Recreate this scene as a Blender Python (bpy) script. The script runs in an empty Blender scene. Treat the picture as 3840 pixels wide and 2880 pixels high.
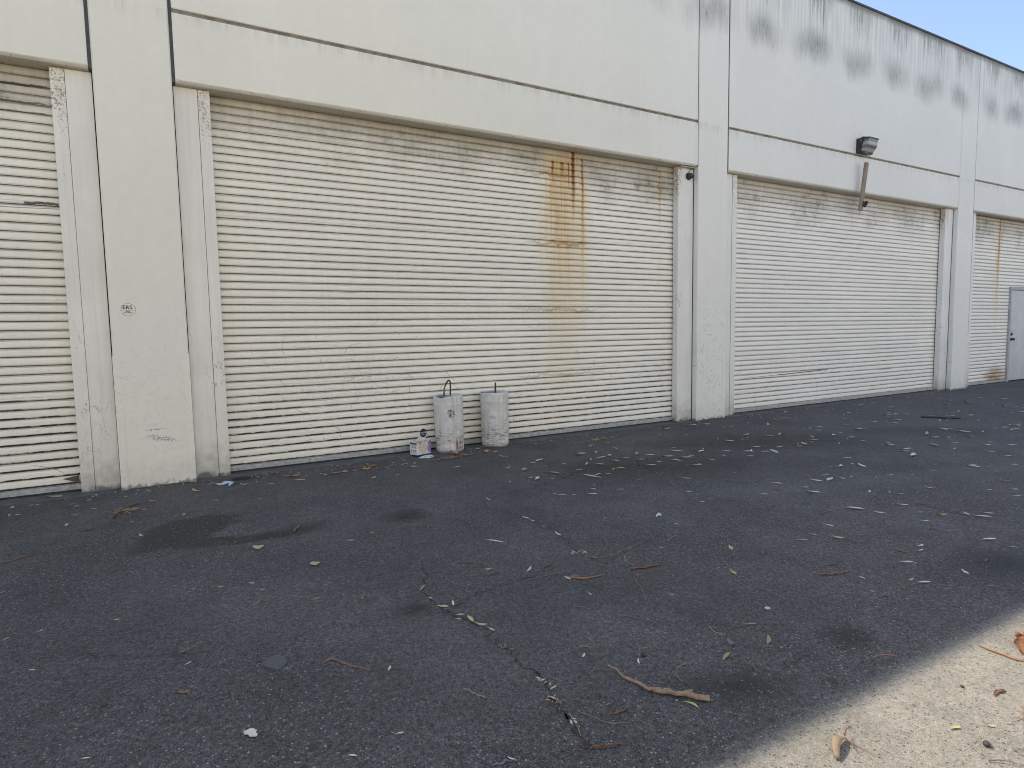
import bpy, bmesh, math, random
from mathutils import Vector, Matrix
random.seed(11)
scene = bpy.context.scene
COL = scene.collection
R = math.radians

# ------------------------------------------------------------------ objects
def tag(o, label=None, cat=None, group=None, kind=None):
    if label: o['label'] = label
    if cat: o['category'] = cat
    if group: o['group'] = group
    if kind: o['kind'] = kind
    return o

def obj(name, bm, mat, parent=None, smooth=False):
    me = bpy.data.meshes.new(name)
    bm.normal_update()
    bm.to_mesh(me); bm.free()
    if mat: me.materials.append(mat)
    if smooth:
        for p in me.polygons: p.use_smooth = True
    o = bpy.data.objects.new(name, me); COL.objects.link(o)
    if parent: o.parent = parent
    return o

def empty(name, loc=(0, 0, 0), rot=(0, 0, 0)):
    o = bpy.data.objects.new(name, None); COL.objects.link(o)
    o.location = loc; o.rotation_euler = rot
    o.empty_display_size = .1
    return o

def add_box(bm, x0, x1, y0, y1, z0, z1, bev=0.0, M=None, seg=1):
    t = bmesh.new()
    vs = [t.verts.new((x, y, z)) for x in (x0, x1) for y in (y0, y1) for z in (z0, z1)]
    for f in ((0, 1, 3, 2), (4, 6, 7, 5), (0, 4, 5, 1), (2, 3, 7, 6), (0, 2, 6, 4), (1, 5, 7, 3)):
        t.faces.new([vs[i] for i in f])
    bmesh.ops.recalc_face_normals(t, faces=t.faces)
    if bev: bmesh.ops.bevel(t, geom=t.edges[:], offset=bev, segments=seg, affect='EDGES', profile=.5)
    merge(bm, t, M)

def merge(bm, t, M=None):
    m = {}
    for v in t.verts: m[v] = bm.verts.new(M @ v.co if M else v.co)
    for f in t.faces:
        try: bm.faces.new([m[v] for v in f.verts])
        except ValueError: pass
    t.free()

def box(name, mat, parent, x0, x1, y0, y1, z0, z1, bev=0.0, M=None):
    bm = bmesh.new(); add_box(bm, x0, x1, y0, y1, z0, z1, bev, M)
    return obj(name, bm, mat, parent)

def add_prism(bm, pts, d0, d1, axis='y'):
    """polygon extruded between d0 and d1 along axis"""
    def P(a, b, d):
        return {'y': (a, d, b), 'z': (a, b, d), 'x': (d, a, b)}[axis]
    A = [bm.verts.new(P(a, b, d0)) for a, b in pts]
    B = [bm.verts.new(P(a, b, d1)) for a, b in pts]
    n = len(pts)
    fs = [bm.faces.new(A), bm.faces.new(B[::-1])]
    for i in range(n): fs.append(bm.faces.new((A[i], B[i], B[(i + 1) % n], A[(i + 1) % n])))
    bmesh.ops.recalc_face_normals(bm, faces=fs)

def add_tube(bm, pts, radii, n=8, flat=1.0, cap=True):
    pts = [Vector(p) for p in pts]
    if not hasattr(radii, '__len__'): radii = [radii] * len(pts)
    rings = []
    up = Vector((0, 0, 1))
    for i, p in enumerate(pts):
        t = (pts[min(i + 1, len(pts) - 1)] - pts[max(i - 1, 0)])
        if t.length < 1e-9: t = Vector((1, 0, 0))
        t.normalize()
        u = up if abs(t.z) < .95 else Vector((1, 0, 0))
        s = t.cross(u).normalized(); w = s.cross(t)
        rings.append([bm.verts.new(p + (s * math.cos(a) + w * math.sin(a) * flat) * radii[i])
                      for a in [2 * math.pi * k / n for k in range(n)]])
    for a, b in zip(rings, rings[1:]):
        for k in range(n): bm.faces.new((a[k], a[(k + 1) % n], b[(k + 1) % n], b[k]))
    if cap:
        bm.faces.new(rings[0][::-1]); bm.faces.new(rings[-1])

def add_lathe(bm, prof, n=40, c=(0, 0, 0)):
    rings = []
    for r, z in prof:
        rings.append([bm.verts.new((c[0] + r * math.cos(2 * math.pi * k / n), c[1] + r * math.sin(2 * math.pi * k / n), c[2] + z)) for k in range(n)])
    for a, b in zip(rings, rings[1:]):
        for k in range(n): bm.faces.new((a[k], a[(k + 1) % n], b[(k + 1) % n], b[k]))
    bm.faces.new(rings[0][::-1]); bm.faces.new(rings[-1])

def subdiv(pts, k):
    """Catmull-Rom"""
    P = [Vector(p) for p in pts]; out = []
    for i in range(len(P) - 1):
        a, b, c, d = P[max(i - 1, 0)], P[i], P[i + 1], P[min(i + 2, len(P) - 1)]
        for j in range(k):
            t = j / k
            out.append(.5 * ((2 * b) + (c - a) * t + (2 * a - 5 * b + 4 * c - d) * t * t + (3 * b - a - 3 * c + d) * t ** 3))
    out.append(P[-1]); return out

def text_mesh(name, body, size, mat, parent, M, extrude=.0004, sx=1.0):
    cu = bpy.data.curves.new(name, 'FONT'); cu.body = body; cu.size = size
    cu.align_x = 'CENTER'; cu.align_y = 'CENTER'; cu.extrude = extrude; cu.offset = size * .018
    to = bpy.data.objects.new('t', cu); COL.objects.link(to)
    dg = bpy.context.evaluated_depsgraph_get()
    me = bpy.data.meshes.new_from_object(to.evaluated_get(dg))
    bpy.data.objects.remove(to); me.name = name
    me.transform(M @ Matrix.Diagonal((sx, 1, 1, 1)))
    me.materials.clear(); me.materials.append(mat)
    o = bpy.data.objects.new(name, me); COL.objects.link(o); o.parent = parent
    return o

# ------------------------------------------------------------------ node maths
class NT:
    def __init__(s, name):
        s.m = bpy.data.materials.new(name); s.m.use_nodes = True
        s.t = s.m.node_tree; s.t.nodes.clear()
        s.out = s.t.nodes.new('ShaderNodeOutputMaterial')
        s.b = s.t.nodes.new('ShaderNodeBsdfPrincipled')
        s.t.links.new(s.b.outputs[0], s.out.inputs[0])
        tc = s.t.nodes.new('ShaderNodeTexCoord')
        s.P = tc.outputs['Object']
        sp = s.t.nodes.new('ShaderNodeSeparateXYZ'); s.t.links.new(s.P, sp.inputs[0])
        s.x, s.y, s.z = (F(s, o) for o in sp.outputs)
    def node(s, typ, **kw):
        n = s.t.nodes.new(typ)
        for k, v in kw.items(): setattr(n, k, v)
        return n
    def put(s, sock, v):
        if isinstance(v, F): s.t.links.new(v.s, sock)
        elif isinstance(v, bpy.types.NodeSocket): s.t.links.new(v, sock)
        elif isinstance(v, (tuple, list)) and sock.type == 'RGBA': sock.default_value = (*v[:3], 1)
        else: sock.default_value = v
    def math(s, op, *a, clamp=False):
        n = s.node('ShaderNodeMath', operation=op, use_clamp=clamp)
        for i, v in enumerate(a): s.put(n.inputs[i], v)
        return F(s, n.outputs[0])
    def vec(s, x, y, z):
        n = s.node('ShaderNodeCombineXYZ')
        for i, v in enumerate((x, y, z)): s.put(n.inputs[i], v)
        return n.outputs[0]
    def noise(s, v=None, scale=5, detail=3, rough=.5, dist=0, sx=1, sy=1, sz=1, w=None):
        if v is None:
            v = s.P if (sx, sy, sz) == (1, 1, 1) else s.vec(s.x * sx, s.y * sy, s.z * sz)
        n = s.node('ShaderNodeTexNoise')
        if w is not None:
            n.noise_dimensions = '4D'; n.inputs['W'].default_value = w
        s.put(n.inputs['Vector'], v); n.inputs['Scale'].default_value = scale
        n.inputs['Detail'].default_value = detail; n.inputs['Roughness'].default_value = rough
        n.inputs['Distortion'].default_value = dist
        return F(s, n.outputs[0])
    def voro(s, scale, v=None, feature='F1', out='Distance', rnd=1):
        n = s.node('ShaderNodeTexVoronoi', feature=feature)
        s.put(n.inputs['Vector'], v if v is not None else s.P); n.inputs['Scale'].default_value = scale
        n.inputs['Randomness'].default_value = rnd
        return n.outputs[out]
    def cellval(s, scale, v=None):
        c = s.voro(scale, v, out='Color'); sp = s.node('ShaderNodeSeparateColor'); s.t.links.new(c, sp.inputs[0])
        return F(s, sp.outputs[0]), F(s, sp.outputs[1])
    def ss(s, v, a, b, lo=0., hi=1.):
        n = s.node('ShaderNodeMapRange', interpolation_type='SMOOTHSTEP')
        for i, q in enumerate((v, a, b, lo, hi)): s.put(n.inputs[i], q)
        return F(s, n.outputs[0])
    def mix(s, f, a, b, mode='MIX'):
        n = s.node('ShaderNodeMix', data_type='RGBA', blend_type=mode)
        s.put(n.inputs[0], f); s.put(n.inputs[6], a); s.put(n.inputs[7], b)
        return n.outputs[2]
    def mulc(s, c, f):
        """colour times scalar"""
        n = s.node('ShaderNodeVectorMath', operation='SCALE'); s.put(n.inputs[0], c); s.put(n.inputs['Scale'], f)
        return n.outputs[0]
    def band(s, v, c, w):
        """soft bump of half-width w around c"""
        return s.ss(s.math('ABSOLUTE', v - c), 0., w, 1., 0.)
    def blob(s, x, y, cx, cy, rx, ry, rot=0, soft=.5):
        c, q = math.cos(rot), math.sin(rot)
        dx, dy = x - cx, y - cy
        u = (dx * c + dy * q) * (1 / rx); v = (dy * c - dx * q) * (1 / ry)
        return s.ss(s.math('SQRT', u * u + v * v), 1 - soft, 1 + soft, 1., 0.)
    def rnd(s):
        return F(s, s.node('ShaderNodeObjectInfo').outputs['Random'])
    def fin(s, col, rough=.7, bump=None, bs=.3, bd=.01, metal=0, spec=None):
        s.put(s.b.inputs['Base Color'], col); s.put(s.b.inputs['Roughness'], rough); s.put(s.b.inputs['Metallic'], metal)
        if spec is not None: s.b.inputs['Specular IOR Level'].default_value = spec
        if bump is not None:
            n = s.node('ShaderNodeBump'); n.inputs['Strength'].default_value = bs; n.inputs['Distance'].default_value = bd
            s.put(n.inputs['Height'], bump); s.t.links.new(n.outputs[0], s.b.inputs['Normal'])
        return s.m

class F:
    def __init__(s, n, sock): s.n, s.s = n, sock
    def __add__(s, o): return s.n.math('ADD', s, o)
    __radd__ = __add__
    def __sub__(s, o): return s.n.math('SUBTRACT', s, o)
    def __rsub__(s, o): return s.n.math('SUBTRACT', o, s)
    def __mul__(s, o): return s.n.math('MULTIPLY', s, o)
    __rmul__ = __mul__
    def __pow__(s, o): return s.n.math('POWER', s, o)
    def mx(s, o): return s.n.math('MAXIMUM', s, o)
    def frac(s): return s.n.math('FRACT', s)
    def sin(s): return s.n.math('SINE', s)
    def abs(s): return s.n.math('ABSOLUTE', s)

PITCH = .0762
DOORH = 3.66
ROOF = 6.72
STICKS=[('bark_strip', [(-0.884, -1.724), (-0.797, -1.672), (-0.7, -1.625)], 0.0134, 'long reddish bark strip at the left edge of the asphalt'), ('bark_strip', [(-0.333, -0.996), (-0.278, -0.771), (-0.175, -0.609)], 0.0185, 'brown bark strip lying across the straw heap before the nearest pilaster'), ('bark_strip', [(-0.519, -1.253), (-0.48, -1.237), (-0.446, -1.234)], 0.0125, 'small brown bark sliver left of the large oil stain'), ('twig', [(-0.499, -1.215), (-0.46, -1.188), (-0.423, -1.17)], 0.0042, 'thin grey twig beside the small bark sliver left of the oil stain'), ('bark_strip', [(0.775, -2.094), (0.809, -2.016), (0.851, -1.954)], 0.0151, 'short reddish brown stick lying on a dark spot right of the large oil stain'), ('twig', [(0.025, -3.543), (0.07, -3.529), (0.113, -3.482)], 0.0043, 'dark bent twig left of the black plastic scrap'), ('bark_strip', [(0.539, -3.962), (0.591, -3.954), (0.624, -4.014), (0.704, -4.126)], 0.0105, 'pale brown peeling stick right of the black plastic scrap'), ('twig', [(0.366, -3.207), (0.398, -3.182), (0.423, -3.115)], 0.004, 'thin curved dark twig right of the pale green leaf'), ('bark_strip', [(0.007, -3.891), (0.029, -3.892), (0.052, -3.919)], 0.015, 'short pinkish bark curl in the left foreground'), ('twig', [(-0.363, -0.472), (-0.3, -0.527), (-0.245, -0.528)], 0.0064, 'straight grey twig in front of the nearest pilaster base'), ('twig', [(-0.607, -0.461), (-0.567, -0.499), (-0.535, -0.494)], 0.0063, 'short grey twig in front of the left shutter rail'), ('twig', [(-0.91, -1.012), (-0.878, -1.038), (-0.849, -1.046)], 0.0069, 'small dark brown twig near the left frame edge'), ('bark_strip', [(2.317, -3.853), (2.406, -3.884), (2.504, -3.904)], 0.0168, 'orange brown slab of bark in the middle of the asphalt'), ('bark_strip', [(1.948, -3.75), (2.001, -3.815), (2.132, -3.846)], 0.0151, 'brown forked bark stick just left of the orange bark slab'), ('branch', [(1.546, -4.613), (1.547, -4.713), (1.567, -4.803), (1.592, -4.851), (1.656, -4.917), (1.719, -4.991)], 0.0191, 'longest peeling brown branch in the foreground'), ('twig', [(0.969, -4.445), (0.985, -4.489), (1.014, -4.544)], 0.0059, 'grey brown twig left of the main crack in the foreground'), ('bark_strip', [(1.155, -4.953), (1.203, -4.985), (1.277, -5.013)], 0.0102, 'split brown bark strip at the bottom edge below the long branch'), ('bark_strip', [(1.358, -4.869), (1.389, -4.868), (1.431, -4.867)], 0.0098, 'short dark brown bark chunk below the long branch'), ('twig', [(2.195, -3.562), (2.308, -3.634), (2.502, -3.601), (2.684, -3.548)], 0.006, 'long thin dark twig arching behind the orange bark slab'), ('bark_strip', [(1.557, -3.494), (1.607, -3.492), (1.644, -3.505)], 0.0088, 'small grey bark sliver left of the crack junction'), ('bark_strip', [(1.54, -3.263), (1.569, -3.27), (1.586, -3.295)], 0.0081, 'tiny brown bark chip with a hair thin stem'), ('twig', [(1.463, -3.239), (1.505, -3.229), (1.548, -3.234)], 0.0035, 'hair thin twig touching a tiny brown bark chip'), ('twig', [(3.167, -1.494), (3.239, -1.572), (3.294, -1.657)], 0.0093, 'straight reddish twig in front of the rust streaked shutter'), ('bark_strip', [(3.277, -1.731), (3.286, -1.83), (3.34, -1.893)], 0.0144, 'tan bark sliver right of the straight reddish twig'), ('bark_strip', [(2.276, -3.947), (2.294, -3.948), (2.31, -3.952)], 0.0087, 'small brown bark bit below the orange bark slab'), ('twig', [(2.274, -3.968), (2.206, -4.029), (2.174, -4.112), (2.13, -4.175)], 0.0051, 'crooked dark twig trailing down from the orange bark slab'), ('twig', [(1.537, -4.417), (1.581, -4.428), (1.65, -4.421)], 0.0034, 'upper of two crossed thin grey twigs above the long branch'), ('twig', [(1.536, -4.425), (1.594, -4.452), (1.673, -4.464)], 0.0034, 'lower of two crossed thin grey twigs above the long branch'), ('twig', [(1.262, -4.788), (1.285, -4.845), (1.312, -4.903), (1.387, -4.945)], 0.0027, 'long thin grey twig bent below the long branch'), ('twig', [(1.838, -4.758), (1.776, -4.771), (1.737, -4.805), (1.72, -4.854)], 0.0038, 'thin twig curved like a hook above the end of the long branch'), ('bark_strip', [(0.866, -3.429), (0.885, -3.39), (0.907, -3.333)], 0.0092, 'small reddish forked bark bit left of the main crack'), ('twig', [(1.226, -4.786), (1.211, -4.848), (1.185, -4.917)], 0.002, 'thin straw lying along the end of the main crack'), ('twig', [(3.588, -2.425), (3.639, -2.443), (3.693, -2.462)], 0.0085, 'short grey twig near the faint dark stain in the middle'), ('twig', [(3.948, -2.491), (3.933, -2.532), (3.864, -2.616)], 0.0086, 'small crooked white twig right of the faint dark stain'), ('bark_strip', [(2.246, -4.114), (2.26, -4.128), (2.278, -4.139)], 0.0072, 'flat brown chip right of the crooked dark twig'), ('bark_strip', [(2.239, -3.665), (2.253, -3.703), (2.278, -3.726)], 0.008, 'brown chip under the long thin dark twig'), ('twig', [(2.422, -3.668), (2.365, -3.763), (2.364, -3.823)], 0.0034, 'fine curled straw left of the orange bark slab'), ('bark_strip', [(1.907, -3.569), (1.945, -3.558), (1.986, -3.541)], 0.0079, 'small dark chip between the two crack lines'), ('twig', [(2.815, -3.632), (2.889, -3.59), (2.962, -3.569)], 0.0051, 'thin bent grey twig above the orange bark slab'), ('twig', [(2.83, -3.414), (2.817, -3.476), (2.762, -3.563)], 0.0052, 'thin dark twig left of the bent grey twig'), ('bark_strip', [(3.145, -4.462), (3.202, -4.508), (3.318, -4.538)], 0.0161, 'dark brown forked bark strip right of centre'), ('bark_strip', [(3.308, -4.42), (3.355, -4.426), (3.366, -4.457)], 0.0112, 'curled bark piece just above the dark forked bark strip'), ('twig', [(3.811, -4.181), (3.818, -4.252), (3.825, -4.329)], 0.0087, 'brown stem trailing from the tan dried leaf at right'), ('twig', [(4.44, -4.391), (4.495, -4.388), (4.493, -4.472), (4.591, -4.507)], 0.0103, 'grey crooked twig with upturned ends at right'), ('bark_strip', [(3.869, -4.483), (3.908, -4.496), (3.894, -4.534)], 0.0214, 'small split reddish bark piece at right'), ('twig', [(2.517, -5.135), (2.573, -5.139), (2.617, -5.178)], 0.0049, 'brown forked twig near the shadow edge'), ('bark_strip', [(2.239, -5.129), (2.22, -5.149), (2.235, -5.169)], 0.0075, 'hooked brown bark bit near the shadow edge'), ('bark_strip', [(2.484, -4.996), (2.491, -5.014), (2.505, -5.026)], 0.0066, 'short brown chip below a round oil spot'), ('bark_strip', [(2.353, -4.736), (2.369, -4.743), (2.379, -4.754)], 0.0053, 'short reddish chip above the upright green leaf'), ('twig', [(2.064, -4.906), (2.038, -4.941), (2.037, -4.965)], 0.0039, 'small bent grey twig right of the curved green leaf'), ('twig', [(2.155, -4.591), (2.139, -4.646), (2.162, -4.681)], 0.0035, 'thin dark twig left of the two lobed pale leaf'), ('bark_strip', [(4.182, -3.791), (4.287, -3.772), (4.345, -3.78)], 0.0101, 'small forked brown chip left of the longest pale leaf'), ('bark_strip', [(4.491, -3.11), (4.515, -3.149), (4.527, -3.202)], 0.0115, 'reddish chip under the thin pale leaf behind the yellow green leaf'), ('bark_strip', [(3.005, -5.312), (3.006, -5.369), (3.006, -5.424), (3.017, -5.479)], 0.0104, 'long orange bark strip lying in the sunlit corner'), ('bark_strip', [(3.28, -5.342), (3.2, -5.393), (3.082, -5.435)], 0.0335, 'broad orange bark piece at the right edge in sunlight'), ('twig', [(1.934, -5.386), (1.954, -5.36), (1.992, -5.342), (2.022, -5.342)], 0.0027, 'thin stem rising from the curled bark in sunlight'), ('twig', [(1.934, -5.386), (1.937, -5.43), (1.946, -5.485)], 0.0025, 'long thin stem trailing right of the curled bark in sunlight'), ('twig', [(1.932, -5.396), (1.921, -5.42), (1.904, -5.445)], 0.0025, 'short thin stem beside the curled bark in sunlight'), ('bark_strip', [(2.641, -5.515), (2.682, -5.515), (2.718, -5.52)], 0.0109, 'short brown bark chunk on the sunlit asphalt'), ('twig', [(2.654, -5.583), (2.628, -5.611), (2.579, -5.624), (2.516, -5.617)], 0.0041, 'straw coloured twig curled like a hook in sunlight'), ('twig', [(2.221, -5.674), (2.262, -5.707), (2.29, -5.747)], 0.003, 'thin reddish twig at the bottom right corner'), ('bark_strip', [(4.187, -4.826), (4.169, -4.852), (4.117, -4.862)], 0.0102, 'twisted reddish bit on the dark stain at right'), ('bark_strip', [(3.159, -4.813), (3.18, -4.821), (3.182, -4.836)], 0.0079, 'small brown chip right of the tan curl'), ('twig', [(3.736, -5.034), (3.75, -5.054), (3.782, -5.069)], 0.0051, 'straight brown twig below the dark stain at right'), ('twig', [(6.355, -4.026), (6.372, -4.062), (6.436, -4.08)], 0.0101, 'dark brown twig among pale leaves at far right'), ('twig', [(2.463, -1.234), (2.498, -1.266), (2.536, -1.273)], 0.0055, 'fine dark straw in front of the two concrete cylinders')]
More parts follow.
